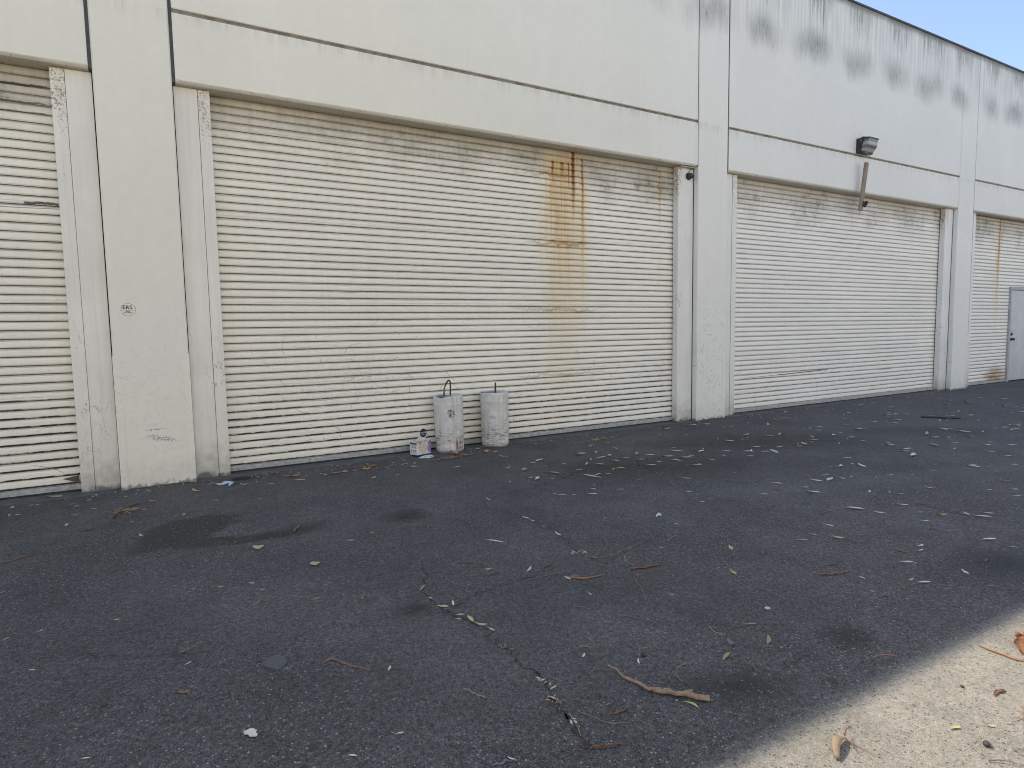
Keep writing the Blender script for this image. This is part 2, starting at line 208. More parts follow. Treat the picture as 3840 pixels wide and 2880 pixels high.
LEAVES=[('heart', 0.52, -2.296, 0.075, -1.65, 'pale yellow heart shaped leaf below the oil stain'), ('heart', 0.771, -2.787, 0.065, -1.66, 'small yellow heart shaped leaf left of centre'), ('green', 0.665, -3.295, 0.045, -0.02, 'pale green leaf left of the thin curved dark twig'), ('yellow', -0.232, -3.013, 0.026, -0.36, 'small yellow green leaf alone on the left asphalt'), ('pale', -0.63, -0.999, 0.074, 1.54, None), ('pale', 0.054, -3.661, 0.024, 0.64, 'thin pale leaf below the dark bent twig'), ('tornleaf', 0.218, -4.303, 0.052, -0.98, 'large torn cream leaf in the left foreground'), ('white', -0.272, -4.148, 0.02, -0.31, 'slim white leaf at the bottom left'), ('yellow', -0.666, -2.973, 0.02, 0.79, 'yellow leaf at the left frame edge'), ('green', -0.788, -2.285, 0.034, 0.36, 'light green leaf at the left frame edge'), ('pale', -0.542, -2.958, 0.025, 0.76, None), ('tan', -0.606, -0.712, 0.041, -0.22, None), ('tan', 0.128, -1.207, 0.065, 1.06, None), ('tan', 0.262, -0.416, 0.12, -1.23, None), ('yellow', 0.383, -0.855, 0.05, -0.74, None), ('tan', 0.238, -2.857, 0.041, -0.43, None), ('tan', -0.809, 0.028, 0.136, -0.69, 'flat tan leaf lying under the left shutter'), ('brown', 1.112, -0.32, 0.118, 0.22, 'large curled brown leaf in front of the main shutter foot'), ('brown', -0.078, -0.582, 0.074, -0.83, None), ('tan', -0.138, -0.843, 0.045, -0.58, None), ('tan', 0.077, -1.167, 0.029, -0.24, None), ('brown', 0.693, -1.023, 0.042, -0.24, None), ('pale', 0.868, -0.503, 0.06, -0.1, None), ('pale', 1.126, -0.506, 0.104, -0.28, None), ('pale', -0.212, -1.171, 0.027, 0.18, None), ('pale', -0.143, -1.569, 0.069, -1.32, None), ('pale', 0.402, -2.895, 0.036, -0.9, None), ('pale', 0.441, -3.016, 0.018, -0.34, None), ('pale', 0.113, -2.806, 0.017, -0.54, None), ('pale', -0.517, -3.37, 0.012, -0.54, None), ('tan', 1.229, -2.419, 0.053, 0.43, 'orange tan leaf fragment left of the serrated pale leaf'), ('serrated', 1.883, -3.023, 0.108, -0.86, 'white serrated bark curl shaped like a comb'), ('pale', 1.814, -3.548, 0.074, 0.72, 'pale leaf standing out between the two crack lines'), ('green', 1.192, -3.466, 0.062, 0.82, 'bright green leaf beside the main crack'), ('pale', 1.176, -3.6, 0.03, -1.08, None), ('yellow', 1.192, -3.725, 0.059, -0.7, 'yellow green leaf pair on the dark crack junction'), ('white', 1.252, -3.728, 0.049, -1.92, None), ('white', 1.229, -3.861, 0.038, -0.44, None), ('yellow', 1.249, -3.933, 0.064, -1.68, 'yellow leaf in the main crack above the tan leaf'), ('white', 1.2, -3.896, 0.02, -0.53, None), ('tan', 1.268, -4.003, 0.058, -0.9, 'tan pointed leaf lying along the main crack'), ('white', 1.288, -4.075, 0.035, -1.37, 'round white leaf bit in the main crack'), ('yellow', 1.268, -4.62, 0.034, 0.24, 'crinkled yellow leaf at the lower end of the main crack'), ('white', 1.23, -4.671, 0.019, -1.08, 'white leaf bit just below the crinkled yellow leaf'), ('pale', 1.605, -3.417, 0.048, -0.58, None), ('yellow', 3.152, -1.786, 0.049, -0.94, 'small yellow leaf under the straight reddish twig'), ('pale', 3.501, -1.9, 0.126, -1.15, 'thick pale leaf right of the tan bark sliver'), ('pale', 3.228, -2.297, 0.066, -1.1, None), ('pale', 3.54, -1.982, 0.056, -1.26, None), ('pale', 2.602, -0.847, 0.082, 0.02, None), ('pale', 3.49, -1.033, 0.152, 0.57, None), ('pale', 3.364, -1.087, 0.073, -1.27, None), ('tan', 1.976, -0.841, 0.045, -0.59, None), ('tan', 1.74, -0.843, 0.067, 0.63, None), ('pale', 1.067, -2.479, 0.051, -0.47, None), ('pale', 2.901, -2.294, 0.067, -0.71, None), ('pale', 2.979, -2.36, 0.036, -0.88, None), ('pale', 3.128, -2.421, 0.074, -0.58, None), ('pale', 3.418, -2.439, 0.057, -0.46, None), ('pale', 3.183, -3.17, 0.075, -2.16, None), ('pale', 3.149, -3.188, 0.075, 0.67, None), ('pale', 1.93, -3.771, 0.053, -1.46, 'pale leaf at the left end of the forked bark stick'), ('pale', 1.683, -4.644, 0.036, -2.22, None), ('pale', 1.909, -4.003, 0.033, -1.72, None), ('white', 2.865, -2.248, 0.023, -0.6, None), ('pale', 0.771, -4.149, 0.036, 1.04, None), ('pale', 2.8, -2.991, 0.031, -1.14, None), ('pale', 2.322, -2.091, 0.062, -1.46, None), ('pale', 2.311, -2.691, 0.064, -1.28, None), ('pale', 2.321, -2.768, 0.054, -1.42, None), ('white', 2.32, -2.926, 0.025, -0.55, None), ('pale', 2.314, -3.115, 0.076, -1.73, None), ('brown', 2.863, -0.258, 0.125, 0.59, 'tan leaf in front of the left concrete cylinder'), ('brown', 3.202, -0.332, 0.099, 0.18, 'orange leaf between the two concrete cylinders'), ('pale', 3.288, -0.379, 0.079, -0.43, None), ('pale', 4.258, -1.228, 0.119, -1.73, None), ('pale', 4.321, -1.446, 0.069, -0.6, None), ('pale', 4.635, -1.475, 0.086, -0.43, None), ('pale', 3.886, -1.554, 0.098, -1.06, None), ('pale', 4.03, -1.975, 0.037, -0.57, None), ('tan', 2.241, -0.571, 0.093, -0.75, None), ('pale', 4.556, -0.964, 0.089, -1.27, None), ('pale', 3.222, -0.097, 0.08, 0.31, None), ('pale', 2.704, -3.688, 0.027, -0.55, None), ('pale', 1.512, -4.486, 0.035, 0.64, None), ('pale', 2.265, -4.231, 0.026, -0.57, None), ('pale', 0.493, -4.598, 0.017, -0.62, None), ('pale', 0.933, -4.877, 0.017, -1.13, None), ('pale', 0.663, -4.569, 0.016, -0.26, None), ('pale', 4.508, -3.844, 0.118, -0.86, 'longest pale leaf at right'), ('pale', 4.556, -3.982, 0.087, -1.16, 'second pale leaf right below the longest pale leaf'), ('pale', 4.897, -3.975, 0.085, -1.03, 'pale leaf above and right of the longest pale leaf'), ('tan', 5.594, -3.824, 0.076, -1.89, 'tan oval leaf on the dusty streak'), ('pale', 5.089, -3.624, 0.075, -2.59, 'pale leaf pointing straight at the wall'), ('pale', 4.684, -3.373, 0.113, -0.97, 'slim pale leaf right of the yellow green leaf'), ('pale', 4.766, -3.245, 0.061, -0.81, None), ('yellow', 4.303, -3.21, 0.059, -0.81, 'round yellow green leaf right of centre'), ('green', 5.203, -3.715, 0.075, -2.46, None), ('green', 5.213, -3.794, 0.072, -0.46, None), ('pale', 3.987, -3.981, 0.067, -1.47, 'bent pale leaf above the tan leaf with a stem'), ('pale', 3.728, -4.037, 0.037, -1.22, None), ('green', 3.575, -4.066, 0.071, -0.56, None), ('yellow', 3.064, -3.929, 0.075, -2.25, 'small yellow leaf standing on edge right of centre'), ('yellow', 2.762, -4.204, 0.071, -2.01, 'pointed pale yellow leaf left of the dark forked bark strip'), ('green', 2.341, -4.666, 0.06, -0.34, 'two lobed pale green leaf above the upright green leaf'), ('green', 2.287, -4.803, 0.075, -2.5, 'upright pale green leaf right of the grey bark bit'), ('green', 2.014, -4.812, 0.068, 0.38, 'dark green curved leaf above the long branch end'), ('pale', 3.3, -4.623, 0.039, -1.72, 'pale bent leaf right of the dark forked bark strip'), ('pale', 3.727, -4.626, 0.073, -0.74, 'long pale leaf below the split reddish bark piece'), ('pale', 4.083, -4.518, 0.065, -0.12, None), ('pale', 3.998, -4.565, 0.053, -0.19, None), ('pale', 3.855, -4.877, 0.055, -2.15, 'pale leaf on the rim of the right dark stain'), ('pale', 4.562, -4.697, 0.083, -0.42, None), ('green', 4.524, -4.835, 0.053, -1.18, 'green leaf at the far right beside the dark stain'), ('pale', 5.196, -4.42, 0.064, -1.3, None), ('pale', 5.073, -4.441, 0.094, -0.94, None), ('pale', 5.055, -4.345, 0.061, -2.09, None), ('pale', 4.638, -4.268, 0.055, -0.69, None), ('pale', 6.113, -4.22, 0.059, -0.75, None), ('pale', 5.926, -4.12, 0.042, -0.9, None), ('curved', 1.638, -4.973, 0.054, -1.23, 'big curved yellow green leaf under the end of the long branch'), ('yellow', 2.308, -5.537, 0.043, -0.4, 'yellow leaf with a thin stem on the sunlit asphalt'), ('tan', 2.425, -5.593, 0.023, -0.88, 'tan leaf right of the stemmed yellow leaf in sunlight'), ('pale', 4.684, -3.021, 0.107, -1.22, 'slim curved pale leaf behind the yellow green leaf'), ('pale', 5.066, -3.15, 0.101, -1.4, None), ('pale', 5.333, -3.224, 0.069, -1.77, None), ('pale', 5.972, -3.029, 0.139, -2.18, None), ('pale', 5.774, -2.917, 0.148, 0.37, None), ('pale', 6.199, -2.741, 0.098, -0.45, None), ('pale', 6.862, -3.038, 0.17, 0.32, None), ('yellow', 4.173, -2.467, 0.072, -0.98, 'yellow green leaf lying right of centre near the middle distance'), ('pale', 3.827, -2.808, 0.073, -0.94, None), ('pale', 5.462, -2.115, 0.061, -0.88, None), ('pale', 5.669, -1.912, 0.064, -0.9, None), ('pale', 5.873, -2.105, 0.15, -1.98, None), ('pale', 6.992, -2.877, 0.118, -0.8, None), ('pale', 7.13, -2.814, 0.108, -0.82, None), ('pale', 6.792, -3.627, 0.106, -1.34, None), ('pale', 6.835, -3.583, 0.079, -0.88, None), ('pale', 5.814, -3.385, 0.049, -1.03, None), ('yellow', 5.97, -3.489, 0.047, -0.77, None), ('tan', 3.478, -4.783, 0.045, -0.02, None), ('pale', 3.51, -4.832, 0.064, -0.51, None), ('tanleaf', 3.797, -4.163, 0.064, -1.32, 'tan dried leaf attached to a brown stem at right'), ('tan', 3.171, -4.752, 0.023, -1.57, 'small tan curl right of the dark forked bark strip'), ('grey', 2.122, -4.738, 0.05, -2.1, 'grey crumpled bark bit left of the upright green leaf'), ('pale', 4.827, -4.152, 0.04, -0.57, None), ('pale', 5.912, -4.325, 0.059, -0.59, None), ('brown', 4.872, -4.266, 0.064, -0.79, None), ('pale', 6.31, -3.511, 0.045, -0.61, None), ('pale', 5.681, -2.886, 0.042, -1.5, None), ('pale', 5.962, -2.938, 0.067, -2.05, None), ('pale', 7.178, -3.796, 0.078, -0.6, None), ('pale', 7.693, -3.386, 0.098, -1.19, None), ('pale', 7.61, -3.576, 0.078, -1.18, None), ('pale', 7.598, -3.096, 0.075, 0.33, None), ('pale', 5.342, -3.069, 0.059, -0.59, None), ('pale', 5.203, -3.198, 0.135, 0.33, None), ('pale', 3.694, -3.092, 0.052, -0.7, None), ('pale', 4.97, -1.742, 0.076, -1.14, None)]
EXTRA=[('R', 'tan', 8.296, -2.471, 0.125, 0.45, None), ('R', 'pale', 13.283, -1.277, 0.112, -0.78, None), ('R', 'pale', 7.25, -2.281, 0.094, 0.03, None), ('R', 'pale', 6.885, -2.218, 0.063, 0.59, None), ('R', 'pale', 7.52, -1.307, 0.061, 1.03, None), ('R', 'pale', 6.644, -1.447, 0.12, -0.68, None), ('R', 'tan', 10.032, -2.697, 0.1, -0.95, None), ('R', 'pale', 12.097, -1.916, 0.074, -0.5, None), ('R', 'white', 8.677, -0.162, 0.097, 0.09, None), ('R', 'pale', 12.263, -0.856, 0.115, -0.2, None), ('R', 'tan', 8.562, -1.293, 0.064, -0.76, None), ('R', 'pale', 8.288, -3.323, 0.118, -1.35, None), ('R', 'white', 10.481, -1.967, 0.117, -0.27, None), ('R', 'pale', 8.986, -2.392, 0.06, -0.78, None), ('R', 'white', 10.046, -2.261, 0.078, -0.09, None), ('R', 'tan', 12.155, -1.179, 0.112, -0.48, None), ('R', 'pale', 8.727, -1.113, 0.067, -0.12, None), ('R', 'pale', 10.523, -0.293, 0.124, -0.04, None), ('R', 'pale', 9.359, -0.786, 0.114, 0.17, None), ('R', 'pale', 10.621, -1.674, 0.063, -1.28, None), ('R', 'pale', 10.126, -2.733, 0.053, 0.45, None), ('R', 'tan', 9.828, -0.63, 0.084, -1.26, None), ('R', 'pale', 13.23, -1.274, 0.077, -0.88, None), ('R', 'pale', 9.962, -2.781, 0.1, 0.57, None), ('R', 'pale', 8.171, -0.715, 0.055, -0.35, None), ('R', 'white', 6.542, -2.001, 0.118, 1.04, None), ('R', 'tan', 8.915, -1.591, 0.075, -0.71, None), ('R', 'pale', 7.376, -2.504, 0.08, 1.07, None), ('R', 'pale', 9.611, -2.856, 0.119, -0.95, None), ('R', 'white', 8.897, -1.737, 0.119, -0.5, None), ('R', 'tan', 8.566, -2.81, 0.097, -1.31, None), ('R', 'tan', 8.198, -1.481, 0.072, -0.19, None), ('R', 'pale', 8.859, -2.633, 0.127, -0.55, None), ('R', 'pale', 6.836, -1.923, 0.094, -0.77, None), ('R', 'white', 9.639, -1.968, 0.102, 0.59, None), ('R', 'tan', 7.973, -1.77, 0.125, -0.38, None), ('R', 'tan', 12.133, -1.739, 0.086, -0.49, None), ('R', 'pale', 10.472, -0.196, 0.066, -0.49, None), ('R', 'pale', 11.174, -1.893, 0.108, 0.43, None), ('R', 'white', 7.043, -1.758, 0.091, 0.94, None), ('R', 'tan', 8.215, -1.459, 0.072, 1.09, None), ('R', 'white', 7.791, -1.336, 0.102, -0.85, None), ('R', 'pale', 8.9, -2.367, 0.129, 1.05, None), ('R', 'pale', 6.687, -1.982, 0.075, -0.95, None), ('R', 'white', 9.478, -1.32, 0.056, -0.89, None), ('R', 'pale', 10.239, -1.841, 0.082, -0.7, None), ('R', 'white', 10.906, -0.281, 0.08, -1.31, None), ('R', 'white', 11.728, -0.723, 0.091, 0.98, None), ('R', 'pale', 9.118, -0.857, 0.084, 0.63, None), ('R', 'pale', 10.047, -1.668, 0.063, -0.44, None), ('R', 'pale', 10.56, -0.767, 0.099, -0.52, None), ('R', 'pale', 13.437, -1.1, 0.076, 0.89, None), ('R', 'white', 9.992, -1.321, 0.08, -0.32, None), ('R', 'tan', 9.231, -0.502, 0.08, 1.0, None), ('R', 'pale', 9.638, -2.716, 0.109, -0.65, None), ('R', 'pale', 11.284, -2.155, 0.061, -1.34, None), ('R', 'pale', 7.625, -2.905, 0.073, 0.55, None), ('R', 'white', 13.104, -0.969, 0.095, -0.79, None), ('R', 'pale', 11.706, -0.121, 0.071, -1.01, None), ('R', 'white', 11.501, -2.214, 0.129, -0.1, None), ('R', 'pale', 8.357, -3.106, 0.051, -1.08, None), ('R', 'white', 7.567, -1.795, 0.074, -0.08, None), ('R', 'tan', 9.576, -1.262, 0.115, -1.07, None), ('R', 'tan', 7.388, -0.861, 0.123, 0.82, None), ('R', 'pale', 12.132, -0.218, 0.098, 0.32, None), ('R', 'pale', 9.495, -2.883, 0.088, 0.31, None), ('R', 'pale', 7.963, -2.903, 0.116, -1.23, None), ('R', 'pale', 9.008, -2.757, 0.097, 0.22, None), ('R', 'pale', 9.874, -1.128, 0.088, -0.03, None), ('R', 'pale', 9.839, -1.244, 0.084, -0.05, None), ('R', 'pale', 6.884, -1.427, 0.116, 0.58, None), ('R', 'tan', 12.446, -0.583, 0.084, -1.23, None), ('R', 'pale', 8.788, -1.49, 0.117, -0.85, None), ('R', 'tan', 7.62, -2.869, 0.122, 1.09, None), ('R', 'pale', 9.86, -1.976, 0.099, -0.37, None), ('R', 'pale', 7.561, -1.363, 0.094, 0.25, None), ('R', 'white', 10.873, -1.645, 0.096, 0.46, None), ('R', 'pale', 12.281, -1.518, 0.057, 0.31, None), ('R', 'tan', 9.691, -1.294, 0.08, -1.26, None), ('R', 'tan', 11.585, -1.133, 0.104, -0.67, None), ('R', 'pale', 9.929, -2.681, 0.071, -0.02, None), ('R', 'white', 7.348, -1.839, 0.128, 0.62, None), ('R', 'pale', 10.212, -2.329, 0.064, 0.38, None), ('R', 'tan', 11.938, -0.793, 0.053, 0.76, None), ('R', 'pale', 9.227, -1.609, 0.12, -0.2, None), ('R', 'pale', 7.365, -2.058, 0.093, -0.44, None), ('R', 'pale', 8.101, -3.175, 0.104, -0.84, None), ('R', 'tan', 6.344, -2.059, 0.089, -0.87, None), ('R', 'pale', 10.181, -1.811, 0.073, 0.93, None), ('R', 'pale', 8.293, -2.71, 0.061, 0.68, None), ('R', 'pale', 8.125, -2.628, 0.127, -0.49, None), ('R', 'pale', 6.105, -1.969, 0.109, -0.41, None), ('R', 'pale', 10.137, -2.44, 0.05, -0.22, None), ('R', 'pale', 9.468, -2.716, 0.076, -0.25, None), ('R', 'pale', 7.528, -1.499, 0.08, -0.44, None), ('R', 'pale', 12.153, -1.578, 0.059, 0.65, None), ('R', 'pale', 8.889, -2.564, 0.089, -1.32, None), ('R', 'pale', 10.851, -2.26, 0.105, 0.28, None), ('R', 'pale', 7.244, -2.582, 0.113, -0.59, None), ('R', 'pale', 10.232, -0.853, 0.053, 0.39, None), ('M', 'white', 5.223, -1.663, 0.123, 0.37, None), ('M', 'tan', 6.702, -0.656, 0.073, 0.43, None), ('M', 'pale', 6.856, -0.651, 0.064, -0.88, None), ('M', 'tan', 4.345, -0.885, 0.051, -1.25, None), ('M', 'pale', 6.211, -1.396, 0.053, 0.69, None), ('M', 'pale', 5.911, -1.809, 0.107, -0.81, None), ('M', 'white', 7.305, -0.568, 0.054, -0.79, None), ('M', 'pale', 4.786, -0.338, 0.054, 0.68, None), ('M', 'pale', 5.025, -1.47, 0.126, -0.91, None), ('M', 'pale', 5.475, -1.781, 0.093, -1.19, None), ('M', 'pale', 4.657, -2.108, 0.119, -0.86, None), ('M', 'white', 4.425, -0.679, 0.084, 0.52, None), ('M', 'pale', 6.529, -0.244, 0.123, -0.63, None), ('M', 'pale', 4.67, -1.838, 0.094, -1.05, None), ('M', 'tan', 4.814, -1.792, 0.116, -0.62, None), ('M', 'pale', 5.128, -1.31, 0.072, -0.17, None), ('M', 'tan', 4.545, -1.358, 0.121, 0.81, None), ('M', 'white', 4.116, -1.281, 0.11, -0.01, None), ('M', 'pale', 5.801, -2.053, 0.096, -0.29, None), ('M', 'pale', 5.657, -1.959, 0.108, 0.35, None), ('M', 'white', 4.385, -1.6, 0.095, -0.6, None), ('M', 'pale', 5.89, -0.777, 0.055, 0.51, None), ('M', 'pale', 4.456, -1.793, 0.068, -0.33, None), ('M', 'pale', 5.592, -0.599, 0.063, 0.15, None), ('M', 'tan', 3.941, -1.795, 0.092, -0.97, None), ('M', 'white', 5.977, -1.385, 0.114, -1.1, None), ('M', 'white', 4.298, -1.847, 0.098, -0.97, None), ('M', 'pale', 4.246, -1.03, 0.093, 1.02, None), ('M', 'white', 6.796, -0.267, 0.105, -0.88, None), ('M', 'pale', 3.779, -1.478, 0.089, 0.8, None), ('M', 'tan', 5.979, -0.304, 0.116, -0.64, None), ('M', 'pale', 4.9, -1.802, 0.079, 0.62, None), ('M', 'pale', 5.635, -1.97, 0.099, -0.4, None), ('M', 'white', 4.138, -1.492, 0.081, -1.17, None), ('M', 'tan', 4.714, -1.64, 0.122, -0.9, None), ('M', 'white', 6.498, -1.212, 0.119, 0.16, None), ('M', 'pale', 6.349, -1.345, 0.058, 0.11, None), ('M', 'pale', 4.986, -2.013, 0.075, -1.33, None), ('D', 'tan', 1.346, -0.383, 0.086, 0.57, None), ('D', 'brown', 1.461, -0.657, 0.093, 0.6, None), ('D', 'tan', 1.189, -0.179, 0.073, -1.21, None), ('D', 'tan', 1.495, -0.532, 0.075, 0.92, None), ('D', 'brown', 1.034, -0.184, 0.053, -1.18, None), ('D', 'pale', 2.196, -0.584, 0.105, 0.7, None), ('D', 'tan', 1.768, -0.584, 0.089, -1.17, None), ('D', 'brown', 1.885, -0.491, 0.104, -0.46, None), ('D', 'tan', 1.806, -0.535, 0.123, 0.13, None), ('D', 'pale', 1.704, -0.489, 0.07, -1.15, None), ('D', 'brown', 1.052, -0.268, 0.122, -0.98, None), ('D', 'tan', 1.574, -0.59, 0.102, 0.02, None), ('D', 'tan', 1.589, -0.49, 0.083, -0.34, None), ('D', 'pale', 1.391, -0.585, 0.083, -1.19, None), ('D', 'tan', 2.073, -0.53, 0.052, -1.11, None), ('D', 'tan', 1.498, -0.396, 0.085, -0.58, None), ('D', 'brown', 2.228, -0.446, 0.075, 0.73, None), ('D', 'tan', 1.561, -0.717, 0.121, 0.14, None), ('D', 'brown', 1.806, -0.808, 0.065, -1.01, None), ('D', 'tan', 1.77, -0.695, 0.107, 0.91, None), ('D', 'brown', 2.098, -0.818, 0.079, 0.64, None), ('D', 'brown', 0.856, -0.216, 0.07, 0.95, None), ('D', 'tan', 2.047, -1.071, 0.105, -0.16, None), ('D', 'brown', 2.025, -1.042, 0.089, 0.94, None), ('D', 'tan', 1.788, -0.928, 0.123, -0.44, None), ('D', 'brown', 1.666, -0.671, 0.074, -0.56, None), ('E', 'pale', 3.97, -1.297, 0.068, 1.06, None), ('E', 'pale', 3.019, -1.15, 0.072, -1.16, None), ('E', 'pale', 3.02, -1.72, 0.118, 0.74, None), ('E', 'pale', 3.263, -0.632, 0.115, -1.39, None), ('E', 'pale', 4.079, -0.931, 0.052, 0.01, None), ('E', 'pale', 3.683, -1.925, 0.054, -0.85, None), ('E', 'tan', 4.238, -1.273, 0.092, 0.99, None), ('E', 'tan', 3.296, -1.604, 0.091, -1.27, None), ('E', 'tan', 3.111, -1.346, 0.119, 0.95, None), ('E', 'pale', 3.61, -1.305, 0.053, -1.34, None), ('E', 'tan', 4.01, -1.035, 0.123, -0.45, None), ('E', 'tan', 3.86, -1.8, 0.062, 0.55, None), ('E', 'tan', 2.968, -1.661, 0.067, -0.35, None), ('E', 'tan', 3.278, -0.691, 0.05, 0.18, None), ('E', 'pale', 3.584, -1.618, 0.056, -0.45, None), ('E', 'pale', 3.596, -1.903, 0.102, 0.47, None)]
CRACKS=[([(2.18, -2.278), (2.257, -2.482), (2.311, -2.663), (2.326, -2.916), (2.302, -3.146), (2.238, -3.391), (2.21, -3.609)], 0.007), ([(1.328, -3.088), (1.257, -3.353), (1.18, -3.489), (1.176, -3.707), (1.206, -3.851), (1.271, -4.032), (1.257, -4.173), (1.259, -4.292), (1.259, -4.436), (1.27, -4.543), (1.224, -4.682), (1.211, -4.77), (1.211, -4.848), (1.183, -4.915), (1.181, -4.982)], 0.008), ([(2.18, -2.278), (2.323, -2.072), (2.617, -2.01), (2.841, -1.963), (3.169, -1.842), (3.683, -1.66), (4.411, -1.603), (4.978, -1.621)], 0.009), ([(1.217, -3.758), (1.312, -3.739), (1.438, -3.665), (1.653, -3.665), (1.781, -3.619)], 0.007), ([(-0.575, -3.255), (-0.363, -3.34), (-0.115, -3.483), (0.112, -3.585), (0.326, -3.638), (0.505, -3.708)], 0.005), ([(0.697, -3.675), (0.925, -3.701), (1.142, -3.787), (1.206, -3.851)], 0.005), ([(2.18, -2.278), (1.886, -2.271), (1.511, -2.201), (1.251, -2.196)], 0.006), ([(4.311, -2.282), (4.404, -2.666), (4.503, -2.902), (4.852, -2.832), (5.348, -2.978)], 0.008), ([(5.065, -3.837), (5.032, -4.137), (5.002, -4.406), (5.148, -4.659)], 0.008), ([(3.848, -4.611), (3.891, -4.747), (3.856, -4.91), (3.915, -4.995)], 0.006), ([(2.135, -4.975), (2.201, -4.981), (2.261, -4.974), (2.349, -5.001)], 0.006), ([(2.614, -4.763), (2.694, -4.847), (2.698, -4.992), (2.75, -5.013)], 0.005)]
CHALK=[([(1.695, -3.677), (1.926, -3.677), (2.173, -3.677)], 0.008), ([(1.609, -3.898), (1.704, -4.005), (1.791, -4.116)], 0.008), ([(1.882, -4.26), (1.992, -4.423)], 0.008), ([(0.862, -4.875), (0.939, -4.89)], 0.012)]
# ------------------------------------------------------------------ materials
def hairs(n, v, scale, w, seed, width=.004, detail=4):
    """thin wandering lines: level set of a noise"""
    a = n.noise(v, scale=scale, detail=detail, rough=.55, w=seed)
    return n.ss((a - .5).abs(), width * .4, width, 1., 0.)

def scratches(n, scale, seed, length, width, th, kx=1.0):
    """one short, slightly bowed scratch per cell, at a random angle"""
    v = n.vec(n.x * kx + seed, seed * .37, n.z + seed * .7)
    vn = n.node('ShaderNodeTexVoronoi'); n.put(vn.inputs['Vector'], v); vn.inputs['Scale'].default_value = scale
    d = n.node('ShaderNodeVectorMath', operation='SUBTRACT'); n.put(d.inputs[0], v); n.put(d.inputs[1], vn.outputs['Position'])
    sp = n.node('ShaderNodeSeparateXYZ'); n.put(sp.inputs[0], d.outputs[0]); dx, dz = F(n, sp.outputs[0]), F(n, sp.outputs[2])
    sc = n.node('ShaderNodeSeparateColor'); n.put(sc.inputs[0], vn.outputs['Color']); r, g, b = (F(n, o) for o in sc.outputs[:3])
    ang = r * 6.283; c = n.math('COSINE', ang); q = n.math('SINE', ang)
    u = dx * c + dz * q; w = dz * c - dx * q
    w = w + u * u * (g - .5) * (1.1 / length) + (n.noise(scale=30, detail=2, w=seed) - .5) * .012
    return n.ss(w.abs(), width, width * .35) * n.ss(u.abs(), length * 1.0, length * .55) * n.ss(b, th, th + .02)

